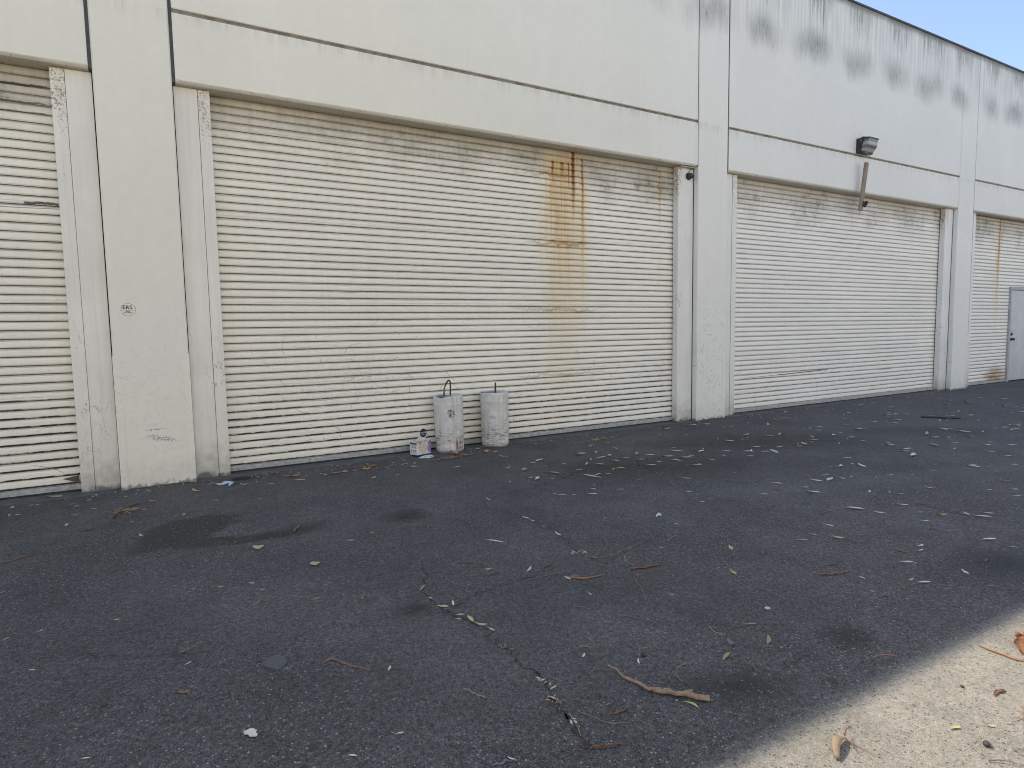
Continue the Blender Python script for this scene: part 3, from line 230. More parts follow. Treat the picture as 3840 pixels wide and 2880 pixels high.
def mat_wall(name, scuff=0.0, stains=False, lipf=1.0):
    n = NT(name)
    # off-white masonry paint; creamier left, cooler right, tint of the light put into colour
    big = n.noise(scale=.55, detail=4, rough=.6)
    fine = n.noise(scale=9, detail=5, rough=.6)
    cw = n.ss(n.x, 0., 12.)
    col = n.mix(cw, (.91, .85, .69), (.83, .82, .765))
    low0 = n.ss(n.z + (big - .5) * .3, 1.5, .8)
    col = n.mix(low0 * .4, col, n.mix(cw, (.94, .885, .72), (.88, .865, .80)))  # creamier low repaint, brightened to make up for weak bounce light
    col = n.mulc(col, n.ss(big, .25, .75, .965, 1.02))
    col = n.mulc(col, n.ss(fine, .3, .7, .985, 1.01))
    # roller-width repaint patches
    pat, _ = n.cellval(1, n.vec(n.x * 1.1, n.y * .2, n.z * .55))
    col = n.mulc(col, n.ss(pat, 0., 1., .99, 1.01))
    # faint vertical rain runs
    run = n.noise(scale=1, detail=4, rough=.65, sx=16, sy=3, sz=.35)
    col = n.mulc(col, n.ss(run, .35, .75, 1.005, .985))
    if stains:
        tex = n.noise(scale=1, detail=5, rough=.7, sx=62, sy=3, sz=6)
        tex2 = n.noise(scale=1, detail=5, rough=.7, sx=13, sy=3, sz=1.1)
        wob = n.noise(scale=1, detail=2, sx=1.3, sy=1, sz=.2)
        gate = n.ss(n.x, 4.6, 8.0)                       # dirty only toward the far end of the roof
        ph = ((n.x - 8.25 + (wob - .5) * .5) * (1 / 1.155) + .5).frac() - .5
        # blotches at 5.8 m, one per purlin
        rz = (n.z - 5.80 + (wob - .5) * .6 + (tex2 - .5) * .25) * (1 / .30)
        rx = (ph + (wob - .5) * .3 + (tex2 - .5) * .10) * (1 / .46)
        amp = n.noise(scale=1, detail=2, sx=1.1, sy=.1, sz=.15, w=3)
        bl = n.ss(n.math('SQRT', rx * rx + rz * rz), .0, 1.25, 1., 0.) * n.ss(amp, .3, .62, .45, 1.)
        bl = bl * gate * n.ss(tex, .3, .66, .45, 1.)
        col = n.mix(bl * .80, col, (.20, .205, .20))
        col = n.mix(bl * n.ss(tex, .52, .66) * n.ss(tex2, .4, .6) * .7, col, (.06, .065, .058))
        # hanging algae under the coping, between the purlins
        ph2 = ((n.x - 8.36 + (wob - .5) * .6) * (1 / 1.155) + .5).frac() - .5
        clump = n.ss(ph2.abs(), .10, .42, 1., .06) * n.ss(amp, .3, .6, .6, 1.)
        depth = (ROOF - n.z)
        reach = .08 + n.ss(tex2, .33, .66) * .62 * clump
        al = n.ss(depth - reach, -.40, .14, 1., 0.) * gate
        al = al * n.ss(tex, .30, .62, .25, 1.)
        col = n.mix(al * .66, col, (.10, .103, .088))
        drip = n.noise(scale=1, detail=3, rough=.6, sx=24, sy=2, sz=.5, w=7)
        dr = n.ss(drip, .55, .66) * n.ss(depth, 1.0, .3) * clump * gate
        col = n.mix(dr * .45, col, (.05, .052, .044))
        edge = n.ss(depth + (tex2 - .5) * .12, .0, .13, 1., 0.)
        col = n.mix(edge * .75, col, (.10, .085, .075))
        haze = n.ss(depth, 1.35, .2) * gate * n.ss(run, .35, .65)
        col = n.mix(haze * .30, col, (.25, .255, .255))
        # lower lip of the lintel: chipped and dusty
        chip = n.noise(scale=38, detail=4, rough=.7)
        lip = n.ss(n.z, DOORH + .028, DOORH + .008) * lipf
        col = n.mix(lip * .55, col, (.42, .37, .29))
        col = n.mix(lip * n.ss(chip, .60, .66), col, (.16, .13, .10))
        # dirt under the tie groove
        gz = n.ss(n.z, 4.12, 4.268) * n.ss(n.z, 4.285, 4.27)
        col = n.mix(gz * n.ss(run, .4, .7) * .3, col, (.36, .33, .28))
    if scuff:
        low = n.ss(n.z, 2.3, 1.1)
        h = scratches(n, 5.5, 1.3, .07, .0030, .45).mx(scratches(n, 8.5, 7.7, .045, .0026, .5)).mx(scratches(n, 4.2, 3.9, .12, .0026, .6)).mx(scratches(n, 13., 5.1, .03, .0024, .5))
        col = n.mix(h * low * n.ss(n.noise(scale=2.2, detail=3, w=9), .38, .55) * scuff, col, (.24, .24, .245))
        # a greyer primer patch rolled on at chest height
        pz = n.ss(n.z + (n.noise(scale=6, detail=3) - .5) * .06, 1.02, 1.06) * n.ss(n.z + (big - .5) * .8, 2.0, 1.5)
        col = n.mix(pz * .16, col, (.86, .83, .79))
        ln = n.ss((n.z - 1.03 + (n.noise(scale=7, detail=3) - .5) * .03).abs(), .006, .001) * n.ss(n.noise(scale=9, detail=2), .45, .6)
        col = n.mix(ln * .15, col, (.45, .42, .38))
        # bumper scuffs at shin height
        sm1 = n.blob(n.x + (fine - .5) * .1, n.z + (fine - .5) * .06, .03, .44, .11, .022, -.25, .6).mx(n.blob(n.x + (fine - .5) * .1, n.z + (fine - .5) * .05, -.02, .53, .07, .010, 0, .6))
        col = n.mix(sm1 * n.ss(n.noise(scale=60, detail=3), .42, .55) * .8, col, (.30, .295, .29))
        sp = n.noise(scale=70, detail=3, rough=.6) ; spm = n.noise(scale=5, detail=3, w=2)
        col = n.mix(n.ss(sp, .66, .70) * n.ss(spm, .5, .62) * low * min(1, scuff * 1.4), col, (.12, .115, .105))
    # splash dirt along the foot
    foot = n.ss(n.z + (fine - .5) * .5, .34, .0)
    col = n.mix(foot * .25, col, (.46, .42, .34))
    ft2 = n.ss(n.z + (n.noise(scale=26, detail=4) - .5) * .16, .05, .0)
    col = n.mix(ft2 * .7, col, (.10, .095, .085))
    bump = n.noise(scale=120, detail=3) * .4 + n.noise(scale=14, detail=3) * .6
    return n.fin(col, .78, bump, .12, .008)

def mat_shutter(name, rust=(), blotch=(), low=1.0, line=.95, slits=(), warm=(.97, .905, .745), top=1.0):
    n = NT(name)
    ph = (n.z * (1 / PITCH)).frac()
    idx = n.math('FLOOR', n.z * (1 / PITCH))
    per = n.node('ShaderNodeTexWhiteNoise', noise_dimensions='1D'); n.put(per.inputs['W'], idx)
    pv = F(n, per.outputs['Value'])
    big = n.noise(scale=.6, detail=4, rough=.6)
    cw = n.ss(n.x, 1., 12.)  # warm-left to cool-right tint of the light, mixed into the paint
    col = n.mix(cw, warm, (.96, .925, .845))
    col = n.mulc(col, n.ss(big, .25, .75, .97, 1.03))
    col = n.mulc(col, n.ss(pv, 0., 1., .97, 1.02))
    streak = n.noise(scale=1, detail=5, rough=.7, sx=34, sy=2, sz=1.1)
    col = n.mulc(col, n.ss(streak, .35, .72, 1.01, .965))
    # darker bands where each slat hooks into the next
    along = n.noise(scale=1, detail=5, rough=.65, sx=2.2, sy=1, sz=13)
    gl = n.ss(ph, .86, .97) * n.ss(along, .3, .65, .25, .75)
    col = n.mix(gl, col, (.34, .28, .19))
    hook = n.ss(ph, .26, .18) * n.ss(ph, .06, .12)
    col = n.mix(hook * n.ss(along, .3, .7, .10, .45), col, (.46, .39, .27))
    deep = n.ss(ph, .105, .07).mx(n.ss(ph, .97, .99))
    col = n.mix(deep * line, col, (.03, .026, .022))
    # soot under the lintel
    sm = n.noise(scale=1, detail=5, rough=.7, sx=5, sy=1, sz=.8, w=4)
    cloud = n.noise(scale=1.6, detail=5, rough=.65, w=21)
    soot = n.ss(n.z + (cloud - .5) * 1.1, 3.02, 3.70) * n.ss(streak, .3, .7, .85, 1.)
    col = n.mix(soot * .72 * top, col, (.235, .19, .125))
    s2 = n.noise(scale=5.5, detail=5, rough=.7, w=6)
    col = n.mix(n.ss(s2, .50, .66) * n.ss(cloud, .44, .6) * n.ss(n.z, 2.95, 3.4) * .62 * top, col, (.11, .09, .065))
    # grease smears along a few slats
    gs = n.noise(scale=1, detail=4, rough=.6, sx=.7, sy=1, sz=7, w=12)
    col = n.mix(n.ss(gs, .62, .72) * n.ss(ph, .55, .95) * .55, col, (.14, .11, .08))
    # paint worn to black along the low slat edges
    ch = n.noise(scale=1, detail=6, rough=.75, sx=7, sy=1, sz=26)
    wear = n.ss(n.z + (big - .5) * 1.2, 1.15, .35) * low
    edge = n.ss(ph, .20, .14).mx(n.ss(ph, .945, .98))
    col = n.mix(edge * n.ss(ch + wear * .10, .55, .60) * wear.mx(.10) , col, (.025, .02, .017))
    sp = n.noise(scale=60, detail=3, rough=.6); spm = n.noise(scale=3.0, detail=4, w=2)
    col = n.mix(n.ss(sp, .68, .71) * n.ss(spm, .56, .64) * n.ss(n.z, 2.2, .8, .15, .9), col, (.07, .065, .06))
    sc = scratches(n, 3.2, 2.2, .10, .003, .6, .6).mx(scratches(n, 6., 8.2, .05, .003, .6, .6))
    col = n.mix(sc * n.ss(n.z, 2.0, 1.0, .15, 1.) * n.ss(n.noise(scale=1.6, detail=2, w=8), .45, .6) * .7 * low, col, (.22, .21, .19))
    # faint hand-height smudges
    smu = n.blob(n.x + (cloud - .5) * 1.4, n.z + (cloud - .5) * .5, 2.0, .86, .55, .24, 0, .8) * n.ss(n.noise(scale=26, detail=4, rough=.7), .46, .62)
    col = n.mix(smu * .30, col, (.42, .40, .37))
    # rust: vertical runs  (x, half width, z top, z bottom, strength, dark)
    vs = n.noise(scale=1, detail=5, rough=.75, sx=60, sy=1, sz=.7, w=1)
    vs2 = n.noise(scale=1, detail=4, rough=.7, sx=17, sy=1, sz=.9, w=5)
    wx = n.x + (n.noise(scale=1, detail=3, sx=2, sy=1, sz=4.5, w=2) - .5) * .05
    hold = n.ss(ph, .6, 1., .72, 1.25)
    for x, w, zt, zb, st, dark in rust:
        fall = n.ss(n.z, zb, zb + (zt - zb) * .95) * n.ss(n.z, zt + .06, zt - .05)
        b = n.band(wx, x, w)
        if w > .1: b = n.ss((wx - x + (vs2 - .5) * .30 + (sm - .5) * .25).abs(), w * .15, w * 1.1, 1., 0.) * n.ss(vs, .30, .62, .48, 1.) * n.ss(vs2, .3, .62, .7, 1.)
        m = b * fall * hold * st
        m = n.math('MINIMUM', m, 1.)
        col = n.mix(m * .92, col, n.mix(n.ss(m, .25, .95), (.78, .56, .22), (.50, .22, .035)))
        col = n.mix(m * m * dark * n.ss(n.z, zb, zt, .25, 1.) * n.ss(ph, 0., .9, .7, 1.), col, (.15, .03, .008))
    for x, z, rx, rz, st in blotch:
        m = n.blob(n.x + (vs - .5) * .12, n.z + (sm - .5) * .2, x, z, rx, rz, 0, .7) * n.ss(along, .35, .6, .5, 1.) * st
        col = n.mix(m, col, (.34, .18, .045))
        col = n.mix(m * deep, col, (.03, .018, .01))
    for x0, x1, z, hw, st in slits:
        jag = (n.noise(scale=1, detail=4, rough=.7, sx=14, sy=1, sz=3, w=z) - .5)
        m = n.ss((n.z - z - (n.x - (x0 + x1) * .5) * .02 + jag * hw * 2.5).abs(), hw, hw * .3) * n.ss((n.x - (x0 + x1) * .5).abs() + jag * .2, (x1 - x0) * .52, (x1 - x0) * .42)
        col = n.mix(m * st, col, (.035, .03, .026))
    bump = n.noise(scale=60, detail=3)
    return n.fin(col, .55, bump, .08, .004)

def mat_steel(name, rusty=.5, chips=.4, col=(.89, .84, .715), side=0):
    n = NT(name)
    cw = n.ss(n.x, 1., 12.)  # same left-to-right tint of the light put into the steel colour
    c = n.mix(cw, col, (.83, .82, .785))
    b = n.noise(scale=1.4, detail=4, rough=.6); c = n.mulc(c, n.ss(b, .25, .75, .92, 1.03))
    st = n.noise(scale=1, detail=4, rough=.7, sx=30, sy=30, sz=.8); c = n.mulc(c, n.ss(st, .35, .7, 1.01, .95))
    if rusty:
        p = n.noise(scale=55, detail=4, rough=.65); q = n.noise(scale=1, detail=3, sx=9, sy=9, sz=2.2)
        top = n.ss(n.z + (q - .5) * 1.6, 2.4, 3.9)
        c = n.mix(n.ss(top, .55, 1.) * n.ss(p, .40, .62) * rusty * .8, c, (.45, .30, .13))
        c = n.mix(n.ss(p + top * .13, .66, .72) * n.ss(q, .42, .6) * rusty, c, (.22, .075, .02))
    if chips:
        p = n.noise(scale=1, detail=5, rough=.75, sx=34, sy=34, sz=9, w=3); q = n.noise(scale=2.6, detail=3, w=5)
        lowm = n.ss(n.z, 2.4, .9)
        c = n.mix(n.ss(p, .62, .66) * n.ss(q, .46, .58) * lowm * chips, c, (.06, .045, .035))
        h = hairs(n, n.vec(n.x * 2, n.y * 2, n.z), 3, 0, 4.2, .006) * n.ss(n.noise(scale=3, detail=2, w=6), .5, .58)
        c = n.mix(h * lowm * chips * .8, c, (.13, .11, .1))
    f = n.noise(scale=12, detail=4)
    c = n.mix(n.ss(n.z + (f - .5) * .5, .4, 0.) * .5, c, (.30, .26, .20))
    c = n.mix(n.ss(n.z + (f - .5) * .2, .06, 0.) * .8, c, (.08, .07, .06))
    return n.fin(c, .5, n.noise(scale=20, detail=3), .06, .006)

def mat_simple(name, c1, c2=None, rough=.6, scale=12, metal=0, bump=0, bscale=60, spec=None):
    n = NT(name)
    c2 = c2 or tuple(v * .7 for v in c1)
    f = n.noise(scale=scale, detail=5, rough=.65)
    c = n.mix(n.ss(f, .3, .7), c1, c2)
    return n.fin(c, rough, n.noise(scale=bscale, detail=3) if bump else None, bump, .004, metal, spec)

def mat_asphalt():
    n = NT('asphalt')
    d1 = n.noise(scale=1.2, detail=5, rough=.6); d2 = n.noise(scale=7, detail=4, rough=.6); d3 = n.noise(scale=.33, detail=3)
    xx = n.x + (d1 - .5) * .40 + (d2 - .5) * .12; yy = n.y + (n.noise(scale=1.2, detail=5, rough=.6, w=4) - .5) * .4 + (d2 - .5) * .08
    # sunlit brightness painted in: ground colour turns paler past the shadow edge
    sun_pale = n.ss(yy * .03 + n.y * .97, -5.18, -5.31)
    col = n.mix(n.ss(d3, .3, .7), (.087, .0815, .0775), (.108, .102, .0965))
    col = n.mulc(col, n.ss(d1, .25, .75, .80, 1.18))
    col = n.mulc(col, n.ss(d2, .25, .75, .88, 1.10))
    col = n.mulc(col, n.ss(n.noise(scale=42, detail=4, rough=.75), .32, .68, .66, 1.34))
    # aggregate
    a1, a2 = n.cellval(210); b1, b2 = n.cellval(105); g1, g2 = n.cellval(340)
    col = n.mulc(col, n.ss(g1, 0., 1., .50, 1.55))
    col = n.mulc(col, n.ss(a2, 0., 1., .78, 1.22))
    wornm = n.ss(n.noise(scale=.9, detail=3, w=6), .35, .65, .35, 1.)
    # brownish silt next to the building
    silt = n.ss(n.y, -1.5, -.05) * n.ss(d1, .3, .7, .25, 1.)
    col = n.mix(silt * .38, col, (.13, .112, .088))
    # oil
    spot = None
    for a in ((.12, -1.62, .36, .27, .9, .10), (.0, -1.80, .26, .12, .5, .2), (.40, -1.97, .60, .10, -.22, .3), (4.2, -1.95, .75, .42, -.5, .8), (6.2, -1.62, .9, .34, -.5, .8),
              (4.15, -4.9, .26, .20, .2, .7), (2.61, -4.97, .10, .08, 0, .8), (1.62, -2.09, .16, .13, 0, .7), (.86, -2.03, .16, .12, 0, .7), (1.9, -4.98, .20, .09, -.4, .9), (1.04, -3.64, .06, .05, 0, .9), (8.6, -2.3, .7, .3, -.5, .8)):
        b = n.blob(xx, yy, *a[:4], a[4], a[5])
        spot = b if spot is None else spot.mx(b)
    col = n.mix(spot * .90, col, (.021, .019, .018))
    # chalky drag mark across the yard
    ln = n.y + 2.98 + (n.x - 4.03) * .29 + (d1 - .5) * .35
    smear = n.ss(ln.abs(), .02, .26, 1., 0.) * n.ss(n.x, 3.2, 4.6) * n.ss(n.x, 9.5, 6.5)
    col = n.mix(smear * .22, col, (.165, .168, .168))
    col = n.mix(n.ss(n.x, 5., 11.) * .30, col, (.135, .138, .145))
    sun_col = n.mix(n.ss(d2, .3, .7), (.325, .297, .245), (.265, .243, .198))
    sun_col = n.mulc(sun_col, n.ss(d1, .3, .7, .9, 1.12))
    sun_col = n.mulc(sun_col, n.ss(g1, 0., 1., .78, 1.20)); sun_col = n.mulc(sun_col, n.ss(a2, 0., 1., .90, 1.08))
    sun_col = n.mulc(sun_col, n.ss(n.noise(scale=42, detail=4, rough=.75), .32, .68, .80, 1.14))
    col = n.mix(sun_pale * .97, col, sun_col)
    # pale stones
    r1 = F(n, n.voro(105)); 
    stone = n.ss(b1, .935, .945) * n.ss(r1, .50, .40) * wornm
    col = n.mix(stone * .7, col, (.40, .395, .38))
    r2 = F(n, n.voro(210))
    st2 = n.ss(a1, .925, .935) * n.ss(r2, .5, .4) * wornm
    col = n.mix(st2 * .6, col, (.32, .315, .30))
    pit = n.ss(b2, .86, .90) * n.ss(r1, .55, .4)
    col = n.mulc(col, n.ss(pit, 0., 1., 1., .45))
    h = r2 * -.6 + n.noise(scale=90, detail=4, rough=.7) * 1.3
    rough = n.ss(spot, 0., 1., .86, .6)
    return n.fin(col, rough, h, .55, .012, 0, .35)

def mat_leaf(name, c1, c2, vein=True):
    n = NT(name)
    r = n.rnd(); f = n.noise(scale=60, detail=3, w=1)
    c = n.mix(r, c1, c2)
    c = n.mulc(c, n.ss(f, .3, .7, .78, 1.1))
    n2 = n.noise(scale=14, detail=4, rough=.7)
    c = n.mix(n.ss(n2, .62, .72) * .5, c, tuple(v * .4 for v in c1))
    return n.fin(c, .6)

def mat_bark(name, c1, c2):
    n = NT(name)
    r = n.rnd()
    f = n.noise(scale=45, detail=5, rough=.7); g = n.noise(scale=14, detail=3)
    c = n.mix(n.ss(f, .3, .7), c1, c2)
    c = n.mulc(c, n.ss(r, 0., 1., .75, 1.2)); c = n.mix(n.ss(g, .58, .68) * .6, c, (.46, .35, .26))
    return n.fin(c, .75, f, .5, .003)

M = {}
SLIT_R = [(8.9, 10.35, .583, .011, .95), (8.1, 9.3, .565, .006, .7), (8.3, 9.6, .80, .004, .4)]
SLIT_L = [(-.90, -.60, 2.535, .016, .9), (-1.1, -.60, 2.49, .006, .6), (-1.6, -.62, 3.50, .014, .8), (-1.5, -.62, 3.36, .010, .7), (-1.3, -.62, 3.28, .008, .7)]
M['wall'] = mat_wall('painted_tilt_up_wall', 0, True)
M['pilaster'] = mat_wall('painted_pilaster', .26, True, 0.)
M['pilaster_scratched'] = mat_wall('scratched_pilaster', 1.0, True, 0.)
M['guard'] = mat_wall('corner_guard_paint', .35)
M['shutter_left'] = mat_shutter('left_shutter_paint', slits=SLIT_L, low=1.2, top=.9)
M['shutter_main'] = mat_shutter('rust_streaked_shutter_paint',
    rust=[(4.64, .40, 3.58, -.5, .95, .10), (4.60, .17, 3.56, 1.3, .75, .45), (4.98, .10, 3.4, .6, .5, .1), (4.83, .055, 3.68, 2.30, 1.5, 1.2), (4.98, .040, 3.62, 1.35, 1.15, .8), (4.76, .030, 3.52, 2.9, 1.2, 1.1),
          (4.52, .05, 3.52, 3.0, 1.2, .9), (4.66, .07, 3.52, 3.1, 1.1, 1.0), (4.42, .03, 3.45, 2.2, .5, .3), (6.33, .034, 3.60, 2.42, .95, .8), (4.95, .20, 3.2, .7, .40, .05), (5.98, .03, 3.5, 2.9, .4, .3), (6.33, .05, 2.4, 1.6, .25, .1)],
    blotch=[(4.55, 3.33, .34, .020, .85), (4.58, 2.475, .36, .022, .9), (4.95, 2.50, .18, .018, .7), (4.6, 1.64, .55, .018, .75), (4.7, .80, .6, .016, .55)])
M['shutter_right'] = mat_shutter('right_shutter_paint', slits=SLIT_R, low=.55, line=.7, warm=(.965, .92, .82), top=.85)
M['shutter_far'] = mat_shutter('far_shutter_paint', low=.6, line=.75, warm=(.85, .83, .79),
    rust=[(16.38, .07, 3.7, .9, 1.5, .5), (16.34, .18, 3.4, .3, .6, .1), (15.2, .03, 3.6, 2.8, .5, .3)],
    blotch=[(16.45, .16, .42, .17, .95)])
M['steel'] = mat_steel('painted_steel_jamb', 0, .4)
M['rail'] = mat_steel('rust_speckled_rail', .55, .6)
M['rail_chipped'] = mat_steel('chipped_rail', .8, 1.6)
M['bar'] = mat_simple('bottom_bar_paint', (.55, .55, .54), (.33, .32, .30), .45, 18)
M['sealant'] = mat_simple('joint_sealant', (.10, .10, .095), (.055, .055, .05), .7, 20)
M['groove'] = mat_simple('dirty_groove_fill', (.34, .30, .235), (.16, .14, .11), .8, 7)
M['coping'] = mat_simple('roof_edge_metal', (.050, .040, .036), (.09, .075, .065), .6, 6)
M['roofing'] = mat_simple('roof_felt', (.22, .22, .22), (.16, .16, .16), .9, 2)
M['soffit'] = mat_simple('lintel_underside', (.50, .46, .38), (.40, .36, .29), .8, 6)
M['rubber'] = mat_simple('black_rubber', (.022, .021, .02), (.04, .037, .034), .7, 30)
M['black'] = mat_simple('black_paint', (.018, .018, .020), (.035, .034, .034), .45, 14)
M['apron'] = mat_simple('concrete_apron', (.15, .145, .135), (.085, .08, .075), .85, 7, bump=.4)
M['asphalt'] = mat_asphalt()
M['crack'] = mat_simple('crack_shadow', (.02, .019, .018), (.045, .042, .038), .95, 40)
M['chalk'] = mat_simple('faint_chalk', (.19, .19, .185), (.12, .12, .118), .95, 60)
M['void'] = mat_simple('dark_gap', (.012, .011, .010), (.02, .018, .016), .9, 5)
# ------------------------------------------------------------------ warehouse
PIL = [(-7.53, -6.93), (-.314, .286), (6.883, 7.481), (14.136, 14.741), (21.36, 21.96), (28.58, 29.18)]
W = empty('warehouse')
tag(W, 'long off-white tilt-up concrete warehouse with a row of roll-up shutters', 'warehouse')

# inner mass: roof slab, end walls, dark rooms behind the shutters
bm = bmesh.new(); add_box(bm, -7.53, 29.18, .30, 16, 3.9, 6.66); obj('roof_block', bm, M['roofing'], W)
bm = bmesh.new(); add_box(bm, -7.53, 29.18, .45, 16, 0, 3.90); obj('interior_block', bm, M['void'], W)

PL = ['plain pilaster at the far left end', 'smooth pilaster with a round sticker between left and main shutter', 'heavily scratched pilaster between main and right shutter',
      'scuffed pilaster right of the right shutter', None, None]
for i, (a, b) in enumerate(PIL):
    bm = bmesh.new(); add_box(bm, a, b, 0, .32, 0, ROOF, .012)
    p = obj('pilaster', bm, M['pilaster_scratched' if i == 2 else 'pilaster'], W)
    if PL[i]: p['label'] = PL[i]
    gh = (1.215, 1.215, 1.21, 1.19, 1.2, 1.2)[i]
    for s, e in ((a, 1), (b, -1)):
        # angle-iron guard: face leg and return leg
        bm = bmesh.new()
        x0, x1 = sorted((s - .004 * e, s + .055 * e)); add_box(bm, x0, x1, -.005, .0, .0, gh, .001)
        x0, x1 = sorted((s - .0045 * e, s)); add_box(bm, x0, x1, .0005, .06, .0, gh, .001)
        obj('corner_guard', bm, M['guard'], p)

GROOVE = 4.281
for i in range(len(PIL) - 1):
    a, b = PIL[i][1], PIL[i + 1][0]
    ja, jb = ((.028, .028), (.028, .018), (.018, .013), (.013, .013), (.013, .013))[i]
    # lintel band with a chamfered lower lip, then the upper panel, a sealed groove between
    bm = bmesh.new()
    prof = [(.004, GROOVE - .018), (.0, GROOVE - .027), (.0, DOORH + .028), (.022, DOORH), (.30, DOORH), (.30, GROOVE - .018)]
    rng = random.Random(i)
    nx = 90; rows = []
    for k in range(nx + 1):
        x = a + ja + (b - a - ja - jb) * k / nx
        w = rng.uniform(-.003, .004); w2 = rng.uniform(-.004, .003)
        rows.append([bm.verts.new((x, y + (w if q == 3 else 0), z + (w2 if q == 2 else 0))) for q, (y, z) in enumerate(prof)])
    for r0, r1 in zip(rows, rows[1:]):
        for q in range(len(prof)): bm.faces.new((r0[q], r0[(q + 1) % 6], r1[(q + 1) % 6], r1[q]))
    bm.faces.new(rows[0]); bm.faces.new(rows[-1][::-1])
    bmesh.ops.recalc_face_normals(bm, faces=bm.faces)
    lb = obj('lintel_panel', bm, M['wall'], W)
    bm = bmesh.new(); add_box(bm, a + ja, b - jb, 0, .30, GROOVE + .018, ROOF, .006)
    up = obj('upper_panel', bm, M['wall'], W)
    box('groove_joint', M['groove'], up, a + ja, b - jb, .022, .29, GROOVE - .018, GROOVE + .018)
    for x0, x1 in ((a, a + ja), (b - jb, b)):
        box('panel_joint', M['sealant'], up, x0, x1, .010, .29, DOORH + .004, ROOF - .004)
bm = bmesh.new(); add_box(bm, -7.55, 29.2, -.012, .40, ROOF, ROOF + .035, .004)
cp = obj('roof_coping', bm, M['coping'], W)

def curtain_bm(x0, x1, y, z0, z1, seed):
    """interlocking curved slats, hung with slight sag"""
    rng = random.Random(seed); bm = bmesh.new()
    prof = [(.00, .006), (.04, .006), (.065, -.001), (.10, -.0042), (.16, -.0046), (.205, -.0022), (.23, -.001), (.255, -.0040), (.32, -.0058), (.58, -.0068), (.82, -.0060), (.935, -.0035), (.965, .001), (.98, .006)]
    n = int(round((z1 - z0) / PITCH)); nx = 64
    dents = [(rng.uniform(x0 + .4, x1 - .4), rng.uniform(.2, 1.5), rng.uniform(.10, .45), rng.uniform(.05, .22), rng.choice((-1, 1, 1)) * rng.uniform(.004, .011)) for _ in range(9)]
    for k in range(n):
        zb = z0 + k * PITCH; wide = (k % 11 == 10)
        t0, t1 = rng.uniform(-.0012, .0012), rng.uniform(-.0012, .0012); off = rng.uniform(-.0015, .0015)
        P = prof
        if wide: # splice slat: an extra lip
            P = prof[:9] + [(.46, -.0063), (.475, -.001), (.49, -.001), (.505, -.0069)] + prof[9:]
        bow = [off + .0012 * math.sin(1.3 * q + seed + k * .35) + rng.uniform(-.0004, .0004) for q in range(nx + 1)]
        sag = [0.0] * (nx + 1)
        for q in range(nx + 1):
            xx = x0 + (x1 - x0) * q / nx; sag[q] = .0022 * math.sin(xx * .9 + seed * 2 + k * .05) * (.4 + .6 * (k % 11) / 11)
            for dxp, dz, rx, rz, d in dents:
                e = math.exp(-((xx - dxp) / rx) ** 2 - ((zb - dz) / rz) ** 2); bow[q] += d * e; sag[q] -= abs(d) * .45 * e
        rows = []
        for t, dy in P:
            rows.append([bm.verts.new((x0 + (x1 - x0) * q / nx, y + dy + bow[q], zb + t * PITCH + t0 + (t1 - t0) * q / nx + sag[q])) for q in range(nx + 1)])
        for r0, r1 in zip(rows, rows[1:]):
            for q in range(nx): bm.faces.new((r0[q], r0[q + 1], r1[q + 1], r1[q]))
    # dark web behind the hooks
    vs = [bm.verts.new(v) for v in ((x0, y + .012, z0), (x1, y + .012, z0), (x1, y + .012, z1 + .1), (x0, y + .012, z1 + .1))]
    bm.faces.new(vs)
    return bm

